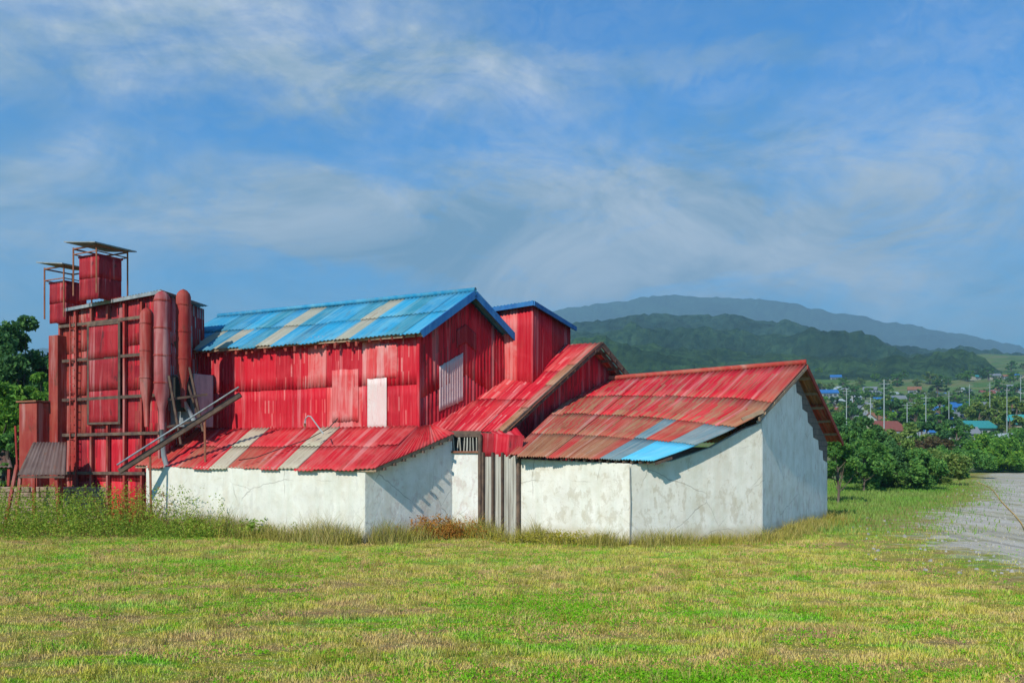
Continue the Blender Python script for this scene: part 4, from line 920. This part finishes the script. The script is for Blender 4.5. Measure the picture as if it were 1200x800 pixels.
# vinyl greenhouses
m = Mat('vinyl_film', .4, .4); m.color(m.mix(m.noise(1), (.55, .60, .60), (.42, .48, .5))); VIN = m.m
gp = None
for i in range(7):
    d = 150+i*3.5; px = 1008+i*29; x = X(px, d)
    if gp is None:
        b = MB(); n = 10
        for yy, in ((-2.6,), (2.6,)): pass
        pts = [(math.cos(math.pi*k/n)*2.7, math.sin(math.pi*k/n)*2.3) for k in range(n+1)]
        vv = [(xx, a, z) for xx in (-13, 13) for a, z in pts]; ff = [(k, k+1, n+2+k, n+1+k) for k in range(n)]+[tuple(range(n+1)), tuple(reversed(range(n+1, 2*n+2)))]
        t = bpy.data.objects.new('greenhouse', None); COL.objects.link(t); mk('film_cover', vv, ff, VIN, t, smooth=False)
        b = MB()
        for xx in np.arange(-13, 13.1, 2): b.tube([(xx, a*1.01, z*1.01) for a, z in pts], .05, 5)
        b.build('hoops', GALV, t); gp = t; o = t
    else: o = copy_tree(gp)
    o.location = (x, d, gh(x, d)); o.rotation_euler.z = random.uniform(-.12, .12); o.scale = (.16, .75, .8)
    o.scale = (random.uniform(.12, .2), .8, .75)
    tag(o, f'{ordn[i]} white vinyl greenhouse from the left beyond the meadow', 'greenhouse', 'vinyl greenhouses in the valley')
# valley trees
TP = []
for k, mt in enumerate((LEAFA, LEAFB, LEAFG, LEAFY)):
    TP.append(tree('valley_tree', 0, 0, 7, 3.0, 2600, .34, mt, 'x', k=26, low=.05, trunk=.25))
vt = []
for row, (d0, n) in enumerate(((125, 9), (165, 12), (205, 14), (270, 17), (350, 20), (450, 22), (580, 22), (720, 20))):
    for i in range(n): vt.append((row, 955+(1235-955)*(i+random.random())/n, d0+random.uniform(-18, 18)))
kinds = ['bright green', 'dark green', 'mid green', 'olive']; cnt = {}; used = set()
rn8 = ['nearest', 'second', 'third', 'fourth', 'fifth', 'sixth', 'seventh', 'farthest']
for row, px, d in sorted(vt):
    k = random.randrange(4); x = X(px, d); o = TP[k] if k not in used else copy_tree(TP[k]); used.add(k)
    s = random.uniform(.6, 1.35)*(1 if row > 1 else .65); o.location = (x, d, gh(x, d)); o.scale = (s*1.25, s*1.25, s); o.rotation_euler.z = random.uniform(0, 6)
    c = cnt.get((row, k), 0); cnt[(row, k)] = c+1
    tag(o, f'{ordn[min(c, 9)]} {kinds[k]} tree from the left in the {rn8[row]} tree row of the valley', 'tree', 'trees in the valley')
# utility poles
up = None
for i, (px, d, h) in enumerate(((992, 150, 14), (1020, 130, 12), (1036, 112, 14.5), (1063, 140, 11), (1085, 150, 12.5), (1112, 180, 13), (1136, 230, 15), (1160, 200, 15), (1180, 175, 14), (1196, 220, 17))):
    x = X(px, d)
    if up is None:
        pcnt = {}; t = bpy.data.objects.new('utility_pole', None); COL.objects.link(t)
        b = MB(); b.tube([(0, 0, -1), (0, 0, 12)], [.10, .06], 8); b.build('pole', GALV, t)
        b = MB(); b.bar((-.8, 0, 11.4), (.8, 0, 11.4), .07); b.build('crossarm', GALV, t); b = MB(); b.bar((-.45, 0, 10.8), (.45, 0, 10.8), .06); b.build('crossarm', GALV, t)
        up = t; o = t
    else: o = copy_tree(up)
    o.location = (x, d, gh(x, d)); o.scale = (1, 1, h/12*.8); o.rotation_euler.z = random.uniform(-.6, .6)
    hw = 'tall' if h >= 14 else 'short' if h < 12 else 'middling'
    c = pcnt.get(hw, 0); pcnt[hw] = c+1
    tag(o, f'{ordn[c]} {hw} pale utility pole from the left above the valley town', 'utility pole', 'utility poles in the valley')

# ------------------------------------------------------------------ haze
b = MB(); b.hexa([(-7000,-400,-1.5),(7000,-400,-1.5),(7000,6500,-1.5),(-7000,6500,-1.5),(-7000,-400,900),(7000,-400,900),(7000,6500,900),(-7000,6500,900)])
hm = bpy.data.materials.new('haze_air'); hm.use_nodes = True; hn = hm.node_tree; hn.nodes.remove(hn.nodes['Principled BSDF'])
pv = hn.nodes.new('ShaderNodeVolumePrincipled'); pv.inputs['Color'].default_value = (.48, .80, 1, 1); pv.inputs['Density'].default_value = .00025; pv.inputs['Anisotropy'].default_value = .1
hn.links.new(pv.outputs[0], hn.nodes['Material Output'].inputs['Volume'])
hz = b.build('haze', hm); hz['kind'] = 'stuff'; hz['label'] = 'pale blue haze over the valley and the hills'
